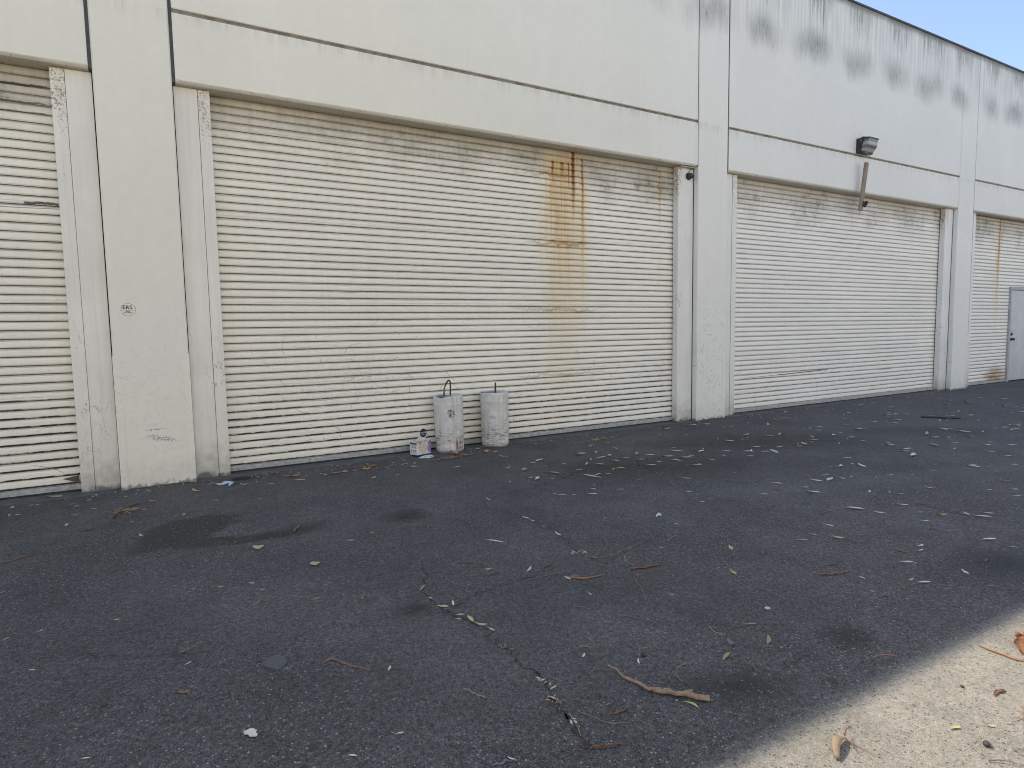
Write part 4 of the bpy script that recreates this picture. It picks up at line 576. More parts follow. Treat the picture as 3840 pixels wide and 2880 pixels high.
SH = [('shutter_left', 'cream roll-up shutter at the left frame edge with a torn bottom corner'), ('shutter_main', 'widest cream roll-up shutter with long rust streaks'),
      ('shutter_right', 'clean white roll-up shutter under the wall light'), ('shutter_far', 'roll-up shutter at the right frame edge with a grey pass door'), ('shutter_far', None)]
Yc = .20
for i in range(len(PIL) - 1):
    a, b = PIL[i][1], PIL[i + 1][0]
    ia, ib = a + .308, b - .308
    z0, z1 = 1 * PITCH - .010, 48 * PITCH - .010
    cut = None
    cb = curtain_bm(ia - .02, ib + .02, Yc, z0, z1, i)
    if i == 3:   # opening for the pass door
        geom = [f for f in cb.faces if 17.03 < f.calc_center_median().x < 18.2 and f.calc_center_median().z < 2.17]
        bmesh.ops.delete(cb, geom=geom, context='FACES')
    s = obj('roll_up_shutter', cb, M[SH[i][0]], W, smooth=False)
    if SH[i][1]: s['label'] = SH[i][1]
    for f in s.data.polygons: f.use_smooth = True
    # bottom bar: angle, kick rail and rubber
    bx = [(ia, ib)] if i != 3 else [(ia, 16.96), (18.28, ib)]
    for x0, x1 in bx:
        bm = bmesh.new(); add_box(bm, x0, x1, Yc - .030, Yc + .01, .040, .068, .002); add_box(bm, x0, x1, Yc - .026, Yc - .022, .024, .040)
        for k in range(int((x1 - x0) / .28)):
            t = bmesh.new(); bmesh.ops.create_uvsphere(t, u_segments=8, v_segments=5, radius=.006)
            merge(bm, t, Matrix.Translation((x0 + .14 + k * .28, Yc - .0305, .055)) @ Matrix.Diagonal((1, .5, 1, 1)))
        obj('bottom_bar', bm, M['bar'], s)
        box('bottom_seal', M['rubber'], s, x0, x1, Yc - .018, Yc + .02, .001, .024)
    # guide rails and steel jamb plates
    for q, (r0, r1, j0, j1) in enumerate(((a + .208, a + .308, a + .0005, a + .205), (b - .308, b - .205, b - .203, b - .0005))):
        bm = bmesh.new(); yf = .085
        if q == 0:
            add_box(bm, r0, r1, yf, yf + .006, .0, DOORH - .006, .002); add_box(bm, r1 - .006, r1, yf + .0065, Yc - .02, .0, DOORH - .006)
        else:
            add_box(bm, r0, r1, yf, yf + .006, .0, DOORH - .006, .002); add_box(bm, r0, r0 + .006, yf + .0065, Yc - .02, .0, DOORH - .006)
        obj('guide_rail', bm, M['rail_chipped' if (i, q) in ((1, 1), (2, 1)) else 'rail'], s)
        bm = bmesh.new(); add_box(bm, j0, j1, .090, .11, .0, DOORH - .004, .002)
        for zz in (.62, 1.55, 2.6): # plug welds
            t = bmesh.new(); bmesh.ops.create_uvsphere(t, u_segments=8, v_segments=5, radius=.007)
            merge(bm, t, Matrix.Translation(((j0 + j1) / 2 + .03, .0895, zz)) @ Matrix.Diagonal((1, .3, 1, 1)))
        obj('door_jamb', bm, M['steel'], W)
        box('gap_dark_strip', M['void'], s, *((a + .0006, a + .010) if q == 0 else (b - .012, b - .0006)), .0865, .0895, .0, DOORH - .006)  # black strip standing in for the dark of the open gap
        box('dark_gap', M['void'], s, r0 - .004 if q == 0 else r0 + .02, r1 - .02 if q == 0 else r1 + .004, .112, .30, 0, DOORH - .004)

# torn lower corner of the left shutter: the end slat is bent outward
sl = [o for o in W.children if o.name.startswith('roll_up_shutter')][0]
bm = bmesh.new()
add_prism(bm, [(-.76, .135), (-.635, .085), (-.64, .155)], .150, .1505)
obj('torn_corner', bm, mat_simple('bare_torn_slat', (.11, .09, .06), (.06, .05, .035), .6, 10), sl)

# pass door in the far shutter
pd = empty('pass_door'); pd.parent = W; pd['label'] = 'grey steel pass door set into the far shutter'
gm = mat_simple('grey_galvanised_door', (.60, .60, .60), (.50, .505, .515), .42, 2.2, .08)
gf = mat_simple('grey_door_frame', (.46, .46, .46), (.36, .36, .37), .5, 5, .1)
bm = bmesh.new(); add_box(bm, 16.965, 17.035, .155, .24, .0, 2.18, .004); add_box(bm, 18.20, 18.27, .155, .24, .0, 2.18, .004); add_box(bm, 17.036, 18.199, .155, .24, 2.11, 2.18, .004)
obj('door_frame', bm, gf, pd)
bm = bmesh.new(); add_box(bm, 17.045, 18.19, .175, .22, .03, 2.10, .003)
obj('door_leaf', bm, gm, pd)
for zz, r in ((1.10, .034), (.985, .034)):
    bm = bmesh.new(); t = bmesh.new()
    add_lathe(t, [(r * 1.05, 0), (r * 1.05, .008), (.014, .012), (.014, .028), (r * .9, .038), (r, .05), (r * .8, .066), (.004, .07)] if zz < 1.05 else [(r, 0), (r, .014), (r * .75, .022), (.01, .024)], 16)
    merge(bm, t, Matrix.Translation((17.125, .1745, zz)) @ Matrix.Rotation(R(90), 4, 'X'))
    obj('door_knob' if zz < 1.05 else 'deadbolt', bm, mat_simple('dark_bronze', (.05, .045, .04), (.08, .07, .06), .35, 20, .6), pd, True)

# ------------------------------------------------------------------ ground
bm = bmesh.new()
N = [-400, -60, -20, -8, 0, 8, 20, 34, 60, 400]; Mv = [-400, -60, -20, -10, -6, -3, 0, 1, 20, 60, 400]
g = [[bm.verts.new((x, y, 0)) for y in Mv] for x in N]
for i in range(len(N) - 1):
    for k in range(len(Mv) - 1): bm.faces.new((g[i][k], g[i + 1][k], g[i + 1][k + 1], g[i][k + 1]))
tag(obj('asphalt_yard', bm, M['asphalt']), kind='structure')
for i in range(len(PIL) - 1):
    a, b = PIL[i][1], PIL[i + 1][0]
    bm = bmesh.new(); rng = random.Random(40 + i); front = []
    k = 0; x = a + .01
    while x < b - .01:
        front.append((x, -.035 + rng.uniform(-.012, .012) + .02 * math.sin(x * 2.3))); x += rng.uniform(.05, .12)
    front.append((b - .01, -.03))
    pts = front + [(b - .01, .30), (a + .01, .30)]
    add_prism(bm, pts, .0, .006, 'z')
    tag(obj('door_threshold', bm, M['apron']), kind='structure')

def ribbon(bm, pts, w, z, seed, kinks=6, jag=.012):
    rng = random.Random(seed)
    P = subdiv([(x, y, 0) for x, y in pts], kinks)
    Q = []
    for i, p in enumerate(P):
        if 0 < i < len(P) - 1: p = p + Vector((rng.gauss(0, jag), rng.gauss(0, jag), 0))
        Q.append(p)
    vs = []
    for i, p in enumerate(Q):
        t = (Q[min(i + 1, len(Q) - 1)] - Q[max(i - 1, 0)]).normalized(); s = Vector((-t.y, t.x, 0))
        ww = w * rng.uniform(.25, 1.1) * (.3 if i in (0, len(Q) - 1) else 1)
        vs.append((bm.verts.new((p + s * ww * .5) + Vector((0, 0, z))), bm.verts.new((p - s * ww * .5) + Vector((0, 0, z)))))
    for a, b in zip(vs, vs[1:]): bm.faces.new((a[0], b[0], b[1], a[1]))

bm = bmesh.new()
for i, (p, w) in enumerate(CRACKS): ribbon(bm, p, w * .95, .004, i, 7)
tag(obj('asphalt_cracks', bm, M['crack']), kind='structure')
bm = bmesh.new()
for i, (p, w) in enumerate(CHALK): ribbon(bm, p, w, .004, 50 + i, 10, .003)
tag(obj('pale_scrape_marks', bm, M['chalk']), kind='structure')

# ------------------------------------------------------------------ unseen warehouse added behind the camera to bounce sunlight
OW = empty('bounce_warehouse', (0, -17, 0))
tag(OW, 'unseen white warehouse added across the yard to bounce light', 'warehouse')
ow = mat_simple('bounce_wall_paint', (.80, .785, .74), (.76, .745, .70), .8, .6)
for k in range(9):
    x0 = -36 + k * 8.0
    bm = bmesh.new(); add_box(bm, x0, x0 + 7.97, -.3, 0, 0, 9.0, .01); obj('bounce_panel', bm, ow, OW)
bm = bmesh.new(); add_box(bm, -36, 36, -14, -.31, 0, 8.8); obj('roof_block', bm, M['roofing'], OW)
bm = bmesh.new(); add_box(bm, -36.05, 36.05, -.4, .03, 9.001, 9.05); obj('roof_coping', bm, M['coping'], OW)

# ------------------------------------------------------------------ light and camera
sun_dir = Vector((-2.5, 5.25, 6.72)).normalized()
el = math.asin(sun_dir.z); az = math.atan2(sun_dir.x, sun_dir.y)
w = bpy.data.worlds.new('World'); scene.world = w; w.use_nodes = True
nt = w.node_tree; bg = nt.nodes['Background']
sky = nt.nodes.new('ShaderNodeTexSky'); sky.sky_type = 'NISHITA'; sky.sun_disc = False
sky.sun_elevation = el; sky.sun_rotation = az; sky.air_density = 1.0; sky.dust_density = 1.8; sky.ozone_density = 1.0; sky.altitude = 50
wb = nt.nodes.new('ShaderNodeMix'); wb.data_type = 'RGBA'; wb.blend_type = 'MULTIPLY'; wb.inputs[0].default_value = 1   # camera white balance
nt.links.new(sky.outputs[0], wb.inputs[6]); wb.inputs[7].default_value = (1.0, 1.0, 1.0, 1); nt.links.new(wb.outputs[2], bg.inputs[0]); bg.inputs[1].default_value = .265
ld = bpy.data.lights.new('sun', 'SUN'); ld.energy = 5; ld.angle = R(.53); ld.color = (1, .90, .74)
lo = bpy.data.objects.new('sun', ld); COL.objects.link(lo); lo.location = sun_dir * 40
lo.rotation_euler = sun_dir.to_track_quat('Z', 'Y').to_euler()

yaw, pitch, roll = .5214, -.0872, -.0161
Fv = Vector((math.sin(yaw) * math.cos(pitch), math.cos(yaw) * math.cos(pitch), math.sin(pitch)))
r0 = Vector((math.cos(yaw), -math.sin(yaw), 0)); u0 = r0.cross(Fv)
rv = math.cos(roll) * r0 + math.sin(roll) * u0; uv = -math.sin(roll) * r0 + math.cos(roll) * u0
cd = bpy.data.cameras.new('camera'); co = bpy.data.objects.new('camera', cd); COL.objects.link(co)
mw = Matrix((rv, uv, -Fv)).transposed().to_4x4(); mw.translation = (0, -6.5458, 1.3903)
co.matrix_world = mw
cd.sensor_width = 36; cd.lens = 2335.6332 / 3840 * 36; cd.clip_start = .05; cd.clip_end = 2000
scene.camera = co
scene.view_settings.view_transform = 'Standard'; scene.view_settings.look = 'None'
scene.cycles.filter_width = 1.0; scene.cycles.adaptive_threshold = .025; scene.cycles.max_bounces = 4; scene.cycles.diffuse_bounces = 4; scene.cycles.glossy_bounces = 2
scene.view_settings.exposure = 0; scene.view_settings.gamma = 1
# ------------------------------------------------------------------ more materials
M['bronze'] = mat_simple('dark_lamp_housing', (.020, .019, .020), (.045, .042, .040), .5, 9)
def mat_glass():
    n = NT('ribbed_lamp_glass')
    r = (n.z * 60).sin() ; rx = (n.x * 90).sin()
    f = n.noise(scale=18, detail=3)
    c = n.mix(n.ss(r + (f - .5), -.4, .8), (.17, .17, .165), (.40, .40, .385))
    c = n.mix(n.blob(n.x, n.z, 10.80, 4.375, .07, .035, 0, .4) * .6, c, (.08, .08, .08))
    return n.fin(c, .18, r * .6 + rx * .3, .4, .004)
M['glass'] = mat_glass()
M['lens'] = mat_simple('frosted_led_lens', (.40, .44, .38), (.28, .30, .27), .25, 40)
def mat_wood():
    n = NT('weathered_post')
    g = n.noise(scale=1, detail=5, rough=.7, sx=50, sy=50, sz=1.6); f = n.noise(scale=5, detail=4)
    c = n.mix(n.ss(g, .3, .7), (.24, .195, .15), (.38, .325, .265))
    c = n.mix(n.ss(f, .52, .7) * .6, c, (.20, .11, .06))
    c = n.mix(n.ss(g, .62, .72) * .7, c, (.10, .075, .055))
    return n.fin(c, .85, g, .4, .004)
M['wood'] = mat_wood()
M['wire'] = mat_simple('bare_wire', (.55, .54, .52), (.35, .34, .32), .4, 40, .7)
def mat_cyl(seed, rustx):
    n = NT('weathered_cylinder_%s' % ('rusty' if rustx else 'plain'))
    f = n.noise(scale=9, detail=5, rough=.65, w=seed); g = n.noise(scale=1, detail=5, rough=.7, sx=26, sy=26, sz=2.2, w=seed)
    c = n.mix(n.ss(f, .3, .7), (.80, .765, .69), (.66, .625, .55))
    c = n.mix(n.ss(g, .45, .72) * .6, c, (.36, .34, .30))
    c = n.mix(n.ss(n.noise(scale=4.5, detail=4, w=seed + 2), .52, .66) * .5, c, (.40, .33, .235))
    # horizontal gouges low down, chips
    h = n.noise(scale=1, detail=4, rough=.7, sx=9, sy=9, sz=85, w=seed + 1)
    c = n.mix(n.ss(h, .55, .59) * n.ss(n.z, .36, .14) * .9, c, (.045, .04, .036))
    k = n.noise(scale=36, detail=4, rough=.7, w=seed + 4)
    c = n.mix(n.ss(k, .64, .68) * .7, c, (.10, .09, .08))
    c = n.mix(n.ss(n.z, .05, .0) * .6, c, (.19, .17, .14))
    if rustx:
        m = n.blob(n.x + (g - .5) * .06, n.z, rustx, .085, .055, .075, 0, .5) * n.ss(g, .40, .58, .2, 1.)
        c = n.mix(m, c, (.22, .10, .025))
    # a torn sticker remnant
    sx, sz, rx, rz = (-.035, .455, .040, .055) if rustx else (-.02, .36, .045, .022)
    q = n.noise(scale=55, detail=3, w=seed)
    st = n.blob(n.x + (q - .5) * .05, n.z + (q - .5) * .05, sx, sz, rx, rz, .5 if rustx else -.1, .12) * n.ss(n.y, 0., -.02)
    c = n.mix(st * .9, c, n.mix(n.ss(q, .45, .55), (.60, .59, .57), (.09, .085, .08) if rustx else (.44, .43, .41)))
    return n.fin(c, .7, f * .6 + h * .4, .25, .006)
M['rebar'] = mat_simple('dark_rusty_bar', (.035, .026, .020), (.075, .045, .028), .7, 50)

# ------------------------------------------------------------------ wall light
lamp = empty('wall_light', (10.785, 0, 4.42))
tag(lamp, 'black box wall light with ribbed glass face above the right shutter', 'wall light')
Lo = Matrix.Translation((-10.785, 0, -4.42))
bm = bmesh.new(); add_box(bm, 10.625, 10.945, -.055, -.001, 4.30, 4.545, .008, Lo); obj('back_plate', bm, M['bronze'], lamp)
bm = bmesh.new()
# side profile: visor over a sloping glass, kicked-out lower lip
side = [(-.056, 4.545), (-.115, 4.555), (-.215, 4.525), (-.215, 4.515), (-.120, 4.515), (-.075, 4.345), (-.120, 4.305), (-.056, 4.290)]
for x0, x1 in ((10.635, 10.650), (10.920, 10.935)): add_prism(bm, [(y, z) for y, z in side], x0, x1, 'x')
add_box(bm, 10.6505, 10.9195, -.21, -.056, 4.516, 4.535); add_box(bm, 10.6505, 10.9195, -.125, -.056, 4.292, 4.312)
for v in bm.verts: v.co = Lo @ v.co
obj('housing', bm, M['bronze'], lamp)
bm = bmesh.new()
gp = [(-.205, 4.5155), (-.195, 4.40), (-.125, 4.313), (-.07, 4.313), (-.07, 4.5155)]
add_prism(bm, gp, 10.652, 10.918, 'x')
for v in bm.verts: v.co = Lo @ v.co
g = obj('glass_lens', bm, M['glass'], lamp)
bm = bmesh.new()
add_tube(bm, [(10.63, -.058, 4.535), (10.633, -.075, 4.51), (10.645, -.115, 4.38), (10.668, -.155, 4.30), (10.70, -.165, 4.262)], .0028, 6)
add_tube(bm, subdiv([(10.70, -.165, 4.262), (10.74, -.15, 4.245), (10.80, -.13, 4.255), (10.84, -.125, 4.24)], 5), .0016, 6)
for v in bm.verts: v.co = Lo @ v.co
obj('loose_wire', bm, M['wire'], lamp)

# ------------------------------------------------------------------ timber hanging from it, with a small floodlight
post = empty('hanging_post', (10.725, -.135, 4.13), (R(5.2), R(1.5), R(4)))
tag(post, 'weathered brown timber post hanging on a wire under the wall light', 'post')
bm = bmesh.new(); add_box(bm, -.045, .045, -.019, .019, -.80, 0, .003); obj('timber', bm, M['wood'], post)
bm = bmesh.new(); add_tube(bm, subdiv([(0, 0, -.004), (.004, -.004, .05), (-.004, .002, .10), (.01, -.01, .14)], 5), .0022, 6); obj('hanging_wire', bm, M['wire'], post)
fl = empty('floodlight', (10.775, -.105, 3.45), (R(24), R(-12), R(32)))
tag(fl, 'small black floodlight clamped to the lower end of the hanging post', 'floodlight')
bm = bmesh.new(); add_box(bm, -.062, .062, -.030, .010, -.055, .05, .006)
for k in range(6): add_box(bm, -.05 + k * .018, -.044 + k * .018, .0102, .024, -.045, .04)
obj('housing', bm, M['black'], fl)
box('lens', M['lens'], fl, -.045, .045, -.0335, -.0302, -.040, .034, .001)
bm = bmesh.new(); add_tube(bm, [(-.066, .0, .0), (-.066, .03, .01), (-.03, .045, .03), (.03, .045, .03), (.066, .03, .01), (.066, .0, .0)], .005, 6); obj('bracket', bm, M['black'], fl)

# ------------------------------------------------------------------ security camera
cam_o = empty('security_camera', (6.772, .088, 3.53))
tag(cam_o, 'round black dome camera on the jamb at the upper right of the main shutter', 'security camera')
bm = bmesh.new(); t = bmesh.new(); add_lathe(t, [(.050, 0), (.052, .012), (.050, .022), (.046, .026)], 28)
merge(bm, t, Matrix.Rotation(R(90), 4, 'X')); obj('base_ring', bm, M['black'], cam_o, True)
bm = bmesh.new(); t = bmesh.new(); bmesh.ops.create_uvsphere(t, u_segments=24, v_segments=16, radius=.043)
merge(bm, t, Matrix.Translation((0, -.036, 0))); obj('ball_shell', bm, mat_simple('camera_shell', (.05, .052, .06), (.035, .036, .042), .25, 30), cam_o, True)
Mx = Matrix.Rotation(R(20), 4, 'Z') @ Matrix.Rotation(R(115), 4, 'X')
bm = bmesh.new(); t = bmesh.new(); add_lathe(t, [(.022, .034), (.022, .047), (.017, .048), (.016, .040), (.004, .040)], 20)
merge(bm, t, Matrix.Translation((0, -.036, 0)) @ Mx); obj('lens_barrel', bm, M['black'], cam_o, True)
bm = bmesh.new(); add_tube(bm, subdiv([(-.002, -.004, .048), (.006, -.02, .075), (.03, -.03, .098), (.045, -.02, .115), (.03, -.005, .122)], 6), .0042, 8)
add_tube(bm, subdiv([(.045, -.02, .112), (.055, -.03, .10), (.062, -.02, .115), (.05, -.008, .124)], 5), .004, 8)
obj('cable', bm, M['black'], cam_o, True)
br = tag(box('cover_strip', mat_simple('bare_strip', (.55, .53, .48), (.4, .37, .31), .5, 20, .2), None, 6.57, 6.86, .03, .083, 3.638, 3.650, .002), 'thin pale metal strip under the lintel beside the dome camera', 'metal strip')

# ------------------------------------------------------------------ round sticker
st = empty('round_sticker', (-.170, -.0005, 1.622))
tag(st, 'round peeling pale yellow sticker with black letters on the smooth pilaster', 'sticker')
rng = random.Random(3)
def disc(bm, r, y0, y1, jag, seed, n=46):
    q = random.Random(seed); pts = []
    for k in range(n):
        a = 2 * math.pi * k / n; rr = r * (1 + q.uniform(-jag, jag * .4))
        if .9 < a < 1.25: rr *= .93
        if 5.1 < a < 5.5: rr *= .86
        pts.append((rr * math.cos(a), rr * math.sin(a) * 1.03))
    add_prism(bm, pts, y0, y1)
bm = bmesh.new(); disc(bm, .0570, -.0012, 0, .02, 1); obj('border', bm, M['black'], st)
bm = bmesh.new(); disc(bm, .0550, -.0020, -.00125, .05, 2); obj('face', bm, mat_simple('sticker_paper', (.84, .82, .56), (.86, .84, .74), .5, 26), st)
ink = M['black']; Fm = Matrix.Rotation(R(90), 4, 'X')
text_mesh('lettering', 'ERS', .046, ink, st, Matrix.Translation((-.006, -.0026, .0185)) @ Fm, .0004, 1.05)
box('rule', ink, st, -.049, .040, -.0029, -.0021, -.0055, -.0030)
text_mesh('lettering', '(626)', .0150, ink, st, Matrix.Translation((-.006, -.0026, -.0155)) @ Fm, .0003)
text_mesh('lettering', '579-8505', .0150, ink, st, Matrix.Translation((-.004, -.0026, -.0275)) @ Fm, .0003, 1.15)
box('small_print', ink, st, -.022, .018, -.0027, -.0021, -.0405, -.0390)

# ------------------------------------------------------------------ concrete filled cylinders
def cylinder(loc, lab, mat, tilt, looped):
    c = empty('concrete_cylinder', loc, tilt)
    tag(c, lab, 'concrete weight', 'two concrete weights at the main shutter')
    prof = [(.150, 0), (.158, .006), (.163, .035), (.1645, .085), (.161, .100), (.1605, .112), (.1635, .12), (.1655, .30), (.1665, .47), (.1685, .535), (.1705, .543), (.1705, .553), (.1680, .560), (.1690, .60), (.1700, .640), (.168, .650), (.163, .652), (.158, .643)]
    bm = bmesh.new(); add_lathe(bm, prof, 56)
    q = random.Random(7 if looped else 8)
    for v in bm.verts:
        a = math.atan2(v.co.y, v.co.x); r = 1 + .006 * math.sin(2 * a + 1 + v.co.z * 3) + .003 * math.sin(5 * a + v.co.z * 9) + q.uniform(-.0012, .0012)
        v.co.x *= r; v.co.y *= r
        if v.co.z > .636:  # broken rim on one side
            k = math.exp(-((a + 2.5 if looped else a + 2.9) / .35) ** 2); v.co.z -= k * .018
    obj('casing', bm, mat, c, True)
    bm = bmesh.new(); t = bmesh.new(); add_lathe(t, [(.159, .6425), (.10, .640), (.004, .641)], 40); merge(bm, t)
    obj('concrete_fill', bm, mat_simple('grey_fill', (.30, .30, .30), (.21, .21, .205), .9, 22, bump=.4), c)
    bm = bmesh.new()
    if looped:
        pts = subdiv([(-.045, .0, .60), (-.043, .0, .70), (-.020, .0, .775), (.018, 0, .818), (.036, 0, .800), (.038, 0, .735), (.026, 0, .60)], 8)
    else:  # a narrow loop seen end on
        pts = subdiv([(.010, -.050, .60), (.012, -.050, .70), (.014, -.03, .748), (.014, .03, .748), (.016, .050, .70), (.014, .050, .60)], 8)
    add_tube(bm, pts, .0085, 10)
    obj('lifting_loop', bm, M['rebar'], c, True)
    if looped:
        bm = bmesh.new(); add_tube(bm, [(-.041, 0, .695), (-.040, 0, .730)], .012, 10); obj('bare_collar', bm, mat_simple('tan_collar', (.30, .23, .14), (.2, .14, .08), .7, 50), c)
    return c
cylinder((2.925, .012, .001), 'left concrete cylinder with an arched black rebar loop and a rust patch', mat_cyl(1.0, .055), (R(0), R(-1.2), R(0)), True)
cylinder((3.520, .012, .001), 'right concrete cylinder with an upright black loop seen end on', mat_cyl(6.0, 0), (R(0), R(0), R(-29)), False)

# ------------------------------------------------------------------ torn mask carton
cx = empty('torn_carton', (2.463, -.125, .002), (0, 0, math.atan2(.067, .189)))
tag(cx, 'torn white face mask carton standing left of the concrete cylinders', 'carton')
paper = mat_simple('white_card', (.80, .79, .76), (.70, .685, .64), .6, 22)
stain_card = mat_simple('stained_card', (.72, .64, .50), (.62, .50, .33), .7, 26)
navy = mat_simple('navy_print', (.012, .012, .045), (.02, .02, .06), .5, 30)
bw, bd, bh = .205, .115, .165
bm = bmesh.new()
fr = [(0, .0), (bw, .0), (bw, .155), (.185, .166), (.160, .160), (.150, .148), (.135, .158), (.115, .152), (.085, .162), (.06, .148), (.045, .156), (.02, .15), (0, .158)]
add_prism(bm, fr, 0, .0018)
add_box(bm, 0, .0018, .002, bd, 0, .172); add_box(bm, bw - .0018, bw, .002, bd, 0, .150)
add_box(bm, .002, bw - .002, bd - .0018, bd, 0, .166); add_box(bm, .002, bw - .002, .002, bd - .002, 0, .002)
obj('carton_walls', bm, paper, cx)
bm = bmesh.new(); add_prism(bm, [(.0, .0), (bw, .0), (bw, .016), (0, .019)], -.0006, -.0001); obj('base_band', bm, navy, cx)
bm = bmesh.new(); add_prism(bm, [(.0, .0), (bd, .0), (bd, .016), (0, .019)], -.0006, -.0001, 'x'); obj('base_band', bm, navy, cx)
bm = bmesh.new(); add_prism(bm, [(0, .134), (bd, .138), (bd, .154), (0, .150)], -.0006, -.0001, 'x'); obj('side_band', bm, navy, cx); bm = bmesh.new(); add_prism(bm, [(.155, .136), (bw, .142), (bw, .158), (.186, .158), (.172, .146), (.155, .15)], -.0006, -.0001)
obj('torn_band', bm, navy, cx); bm = bmesh.new(); add_prism(bm, [(.02, .136), (.058, .136), (.062, .146), (.05, .151), (.04, .141)], -.0006, -.0001); obj('torn_band', bm, navy, cx)
bm = bmesh.new(); add_prism(bm, [(.012, .134), (.055, .140), (.085, .150), (.135, .146), (.150, .13), (.145, .05), (.12, .03), (.06, .036), (.025, .07)], -.0006, -.0001); obj('faded_print', bm, stain_card, cx)
skin = mat_simple('pink_portrait_print', (.42, .27, .44), (.30, .17, .34), .5, 60)
bm = bmesh.new(); add_prism(bm, [(.165, .040), (.172, .026), (.205, .024), (.205, .138), (.185, .142), (.168, .132), (.158, .112), (.157, .096), (.150, .088), (.156, .080), (.153, .066)], -.0010, -.0006); obj('portrait_print', bm, skin, cx)
bm = bmesh.new(); add_prism(bm, [(.148, .088), (.160, .094), (.176, .082), (.184, .060), (.176, .048), (.160, .052), (.148, .068)], -.0014, -.0010); obj('mask_print', bm, mat_simple('blue_mask_print', (.25, .42, .60), (.16, .33, .54), .5, 70), cx)
bm = bmesh.new(); add_tube(bm, subdiv([(.178, -.0014, .078), (.192, -.0014, .088), (.199, -.0014, .082)], 4), .0009, 5); add_tube(bm, subdiv([(.180, -.0014, .058), (.192, -.0014, .072), (.199, -.0014, .082)], 4), .0009, 5)
obj('strap_print', bm, navy, cx)
bm = bmesh.new()
for k, zz in enumerate((.124, .118, .106, .101, .095)): add_box(bm, -.0007, -.0001, .012, .10 - (k % 3) * .012, zz, zz + .003)
for k in range(3):
    add_box(bm, -.0007, -.0001, .018 + k * .032, .032 + k * .032, .052, .074)
    add_box(bm, -.0007, -.0001, .016 + k * .032, .036 + k * .032, .038, .041)
obj('side_print', bm, mat_simple('grey_print', (.16, .16, .18), (.24, .24, .26), .6, 40), cx); bm = bmesh.new()
for k, (x0, x1) in enumerate(((.03, .10), (.105, .125), (.05, .13))): add_box(bm, x0, x1, -.0012, -.0007, (.027, .028, .060)[k], (.029, .033, .062)[k])
obj('front_print', bm, mat_simple('dark_print', (.12, .12, .14), (.2, .2, .22), .6, 40), cx)
# torn lid rising behind, with the round navy label
lid = bmesh.new(); add_prism(lid, [(.035, .150), (bw - .01, .150), (.200, .178), (.188, .200), (.178, .215), (.150, .230), (.135, .248), (.118, .222), (.085, .198), (.055, .185), (.03, .168)], .070, .0715)
obj('torn_lid', lid, mat_simple('cream_inside', (.70, .63, .50), (.76, .71, .60), .7, 14), cx)
bm = bmesh.new(); add_prism(bm, [(.158 + .047 * math.cos(2 * math.pi * k / 36), .242 + .049 * math.sin(2 * math.pi * k / 36)) for k in range(36)], .0670, .0695)
lb = obj('round_label', bm, navy, cx)
wt = mat_simple('white_print', (.80, .80, .80), (.74, .74, .74), .5, 20)
text_mesh('lettering', 'CHOICE', .0215, wt, lb, Matrix.Translation((.158, .0665, .246)) @ Fm, .0003)
box('small_print', wt, lb, .136, .176, .0662, .0668, .2200, .2235)

# crumpled oval of white plastic in front of it
ov = bmesh.new()
def oval(bm, a, b, zf, r, n=40):
    pts = [(a * math.cos(2 * math.pi * k / n), b * math.sin(2 * math.pi * k / n), zf(k / n)) for k in range(n + 1)]
    add_tube(bm, pts, r, 7)
oval(ov, .085, .040, lambda t: .006 + .004 * math.sin(t * 12.6), .0055)
for k in range(5):
    q = random.Random(k + 20); add_tube(ov, subdiv([(-.075 + k * .01, q.uniform(-.02, .02), .004), (-.02, q.uniform(-.028, .028), .014), (.03, q.uniform(-.025, .025), .006), (.075, q.uniform(-.015, .015), .007)], 5), .0038, 6, .5)
ovo = obj('crumpled_mask', ov, paper, None, True); ovo.location = (2.535, -.215, .006); ovo.rotation_euler = (R(4), 0, .22)
tag(ovo, 'crumpled white oval mask lying in front of the torn carton', 'face mask')

# ------------------------------------------------------------------ scraps on the asphalt
def flat(name, pts, z, th, mat, loc, rot, lab, cat, curl=.0):
    bm = bmesh.new(); add_prism(bm, pts, 0, th, 'z')
    bmesh.ops.triangulate(bm, faces=[f for f in bm.faces if len(f.verts) > 4])
    for v in bm.verts: v.co.z += curl * (v.co.x ** 2 * 6 + math.sin(v.co.x * 40 + v.co.y * 25) * .06)
    o = obj(name, bm, mat); o.location = (loc[0], loc[1], z); o.rotation_euler = (0, 0, rot)
    tag(o, lab, cat); return o
flat('paper_scrap', [(-.12, .035), (-.10, .052), (-.04, .050), (.0, .060), (.03, .035), (.10, .020), (.115, -.01), (.09, -.02), (.075, -.055), (.04, -.075), (.025, -.06), (.03, -.02), (-.01, .005), (-.05, .025)], .008, .0012, mat_simple('pale_blue_paper', (.62, .68, .75), (.52, .59, .68), .6, 22), (.510, -.30), -.10, 'torn pale blue paper scrap lying beside the nearest pilaster base', 'paper scrap', .25)
flat('rubber_strip', [(-.08, -.018), (.075, -.012), (.08, .014), (.02, .02), (-.078, .016)], .002, .022, M['rubber'], (.66, -.165), -.12, 'black rubber strip just behind the torn pale blue paper scrap', 'rubber strip')
cb = []
for k in range(6): cb += [(-.075 + .006 * k, .055 - .020 * k), (-.092 + .006 * k, .052 - .020 * k), (-.090 + .006 * k, .046 - .020 * k), (-.072 + .006 * k, .047 - .020 * k)]
cb += [(-.05, -.085), (-.02, -.082), (.03, -.068), (.048, -.045), (.062, .0), (.055, .06), (.075, .085), (.05, .078), (.02, .082), (-.055, .078)]
sc = flat('plastic_scrap', [(x * .62, y * .62) for x, y in cb], .004, .003, mat_simple('matt_black_plastic', (.062, .064, .068), (.082, .084, .088), .55, 30), (.377, -3.857), .35, 'flat black plastic scrap with toothed edge on the left asphalt', 'plastic scrap', .1)
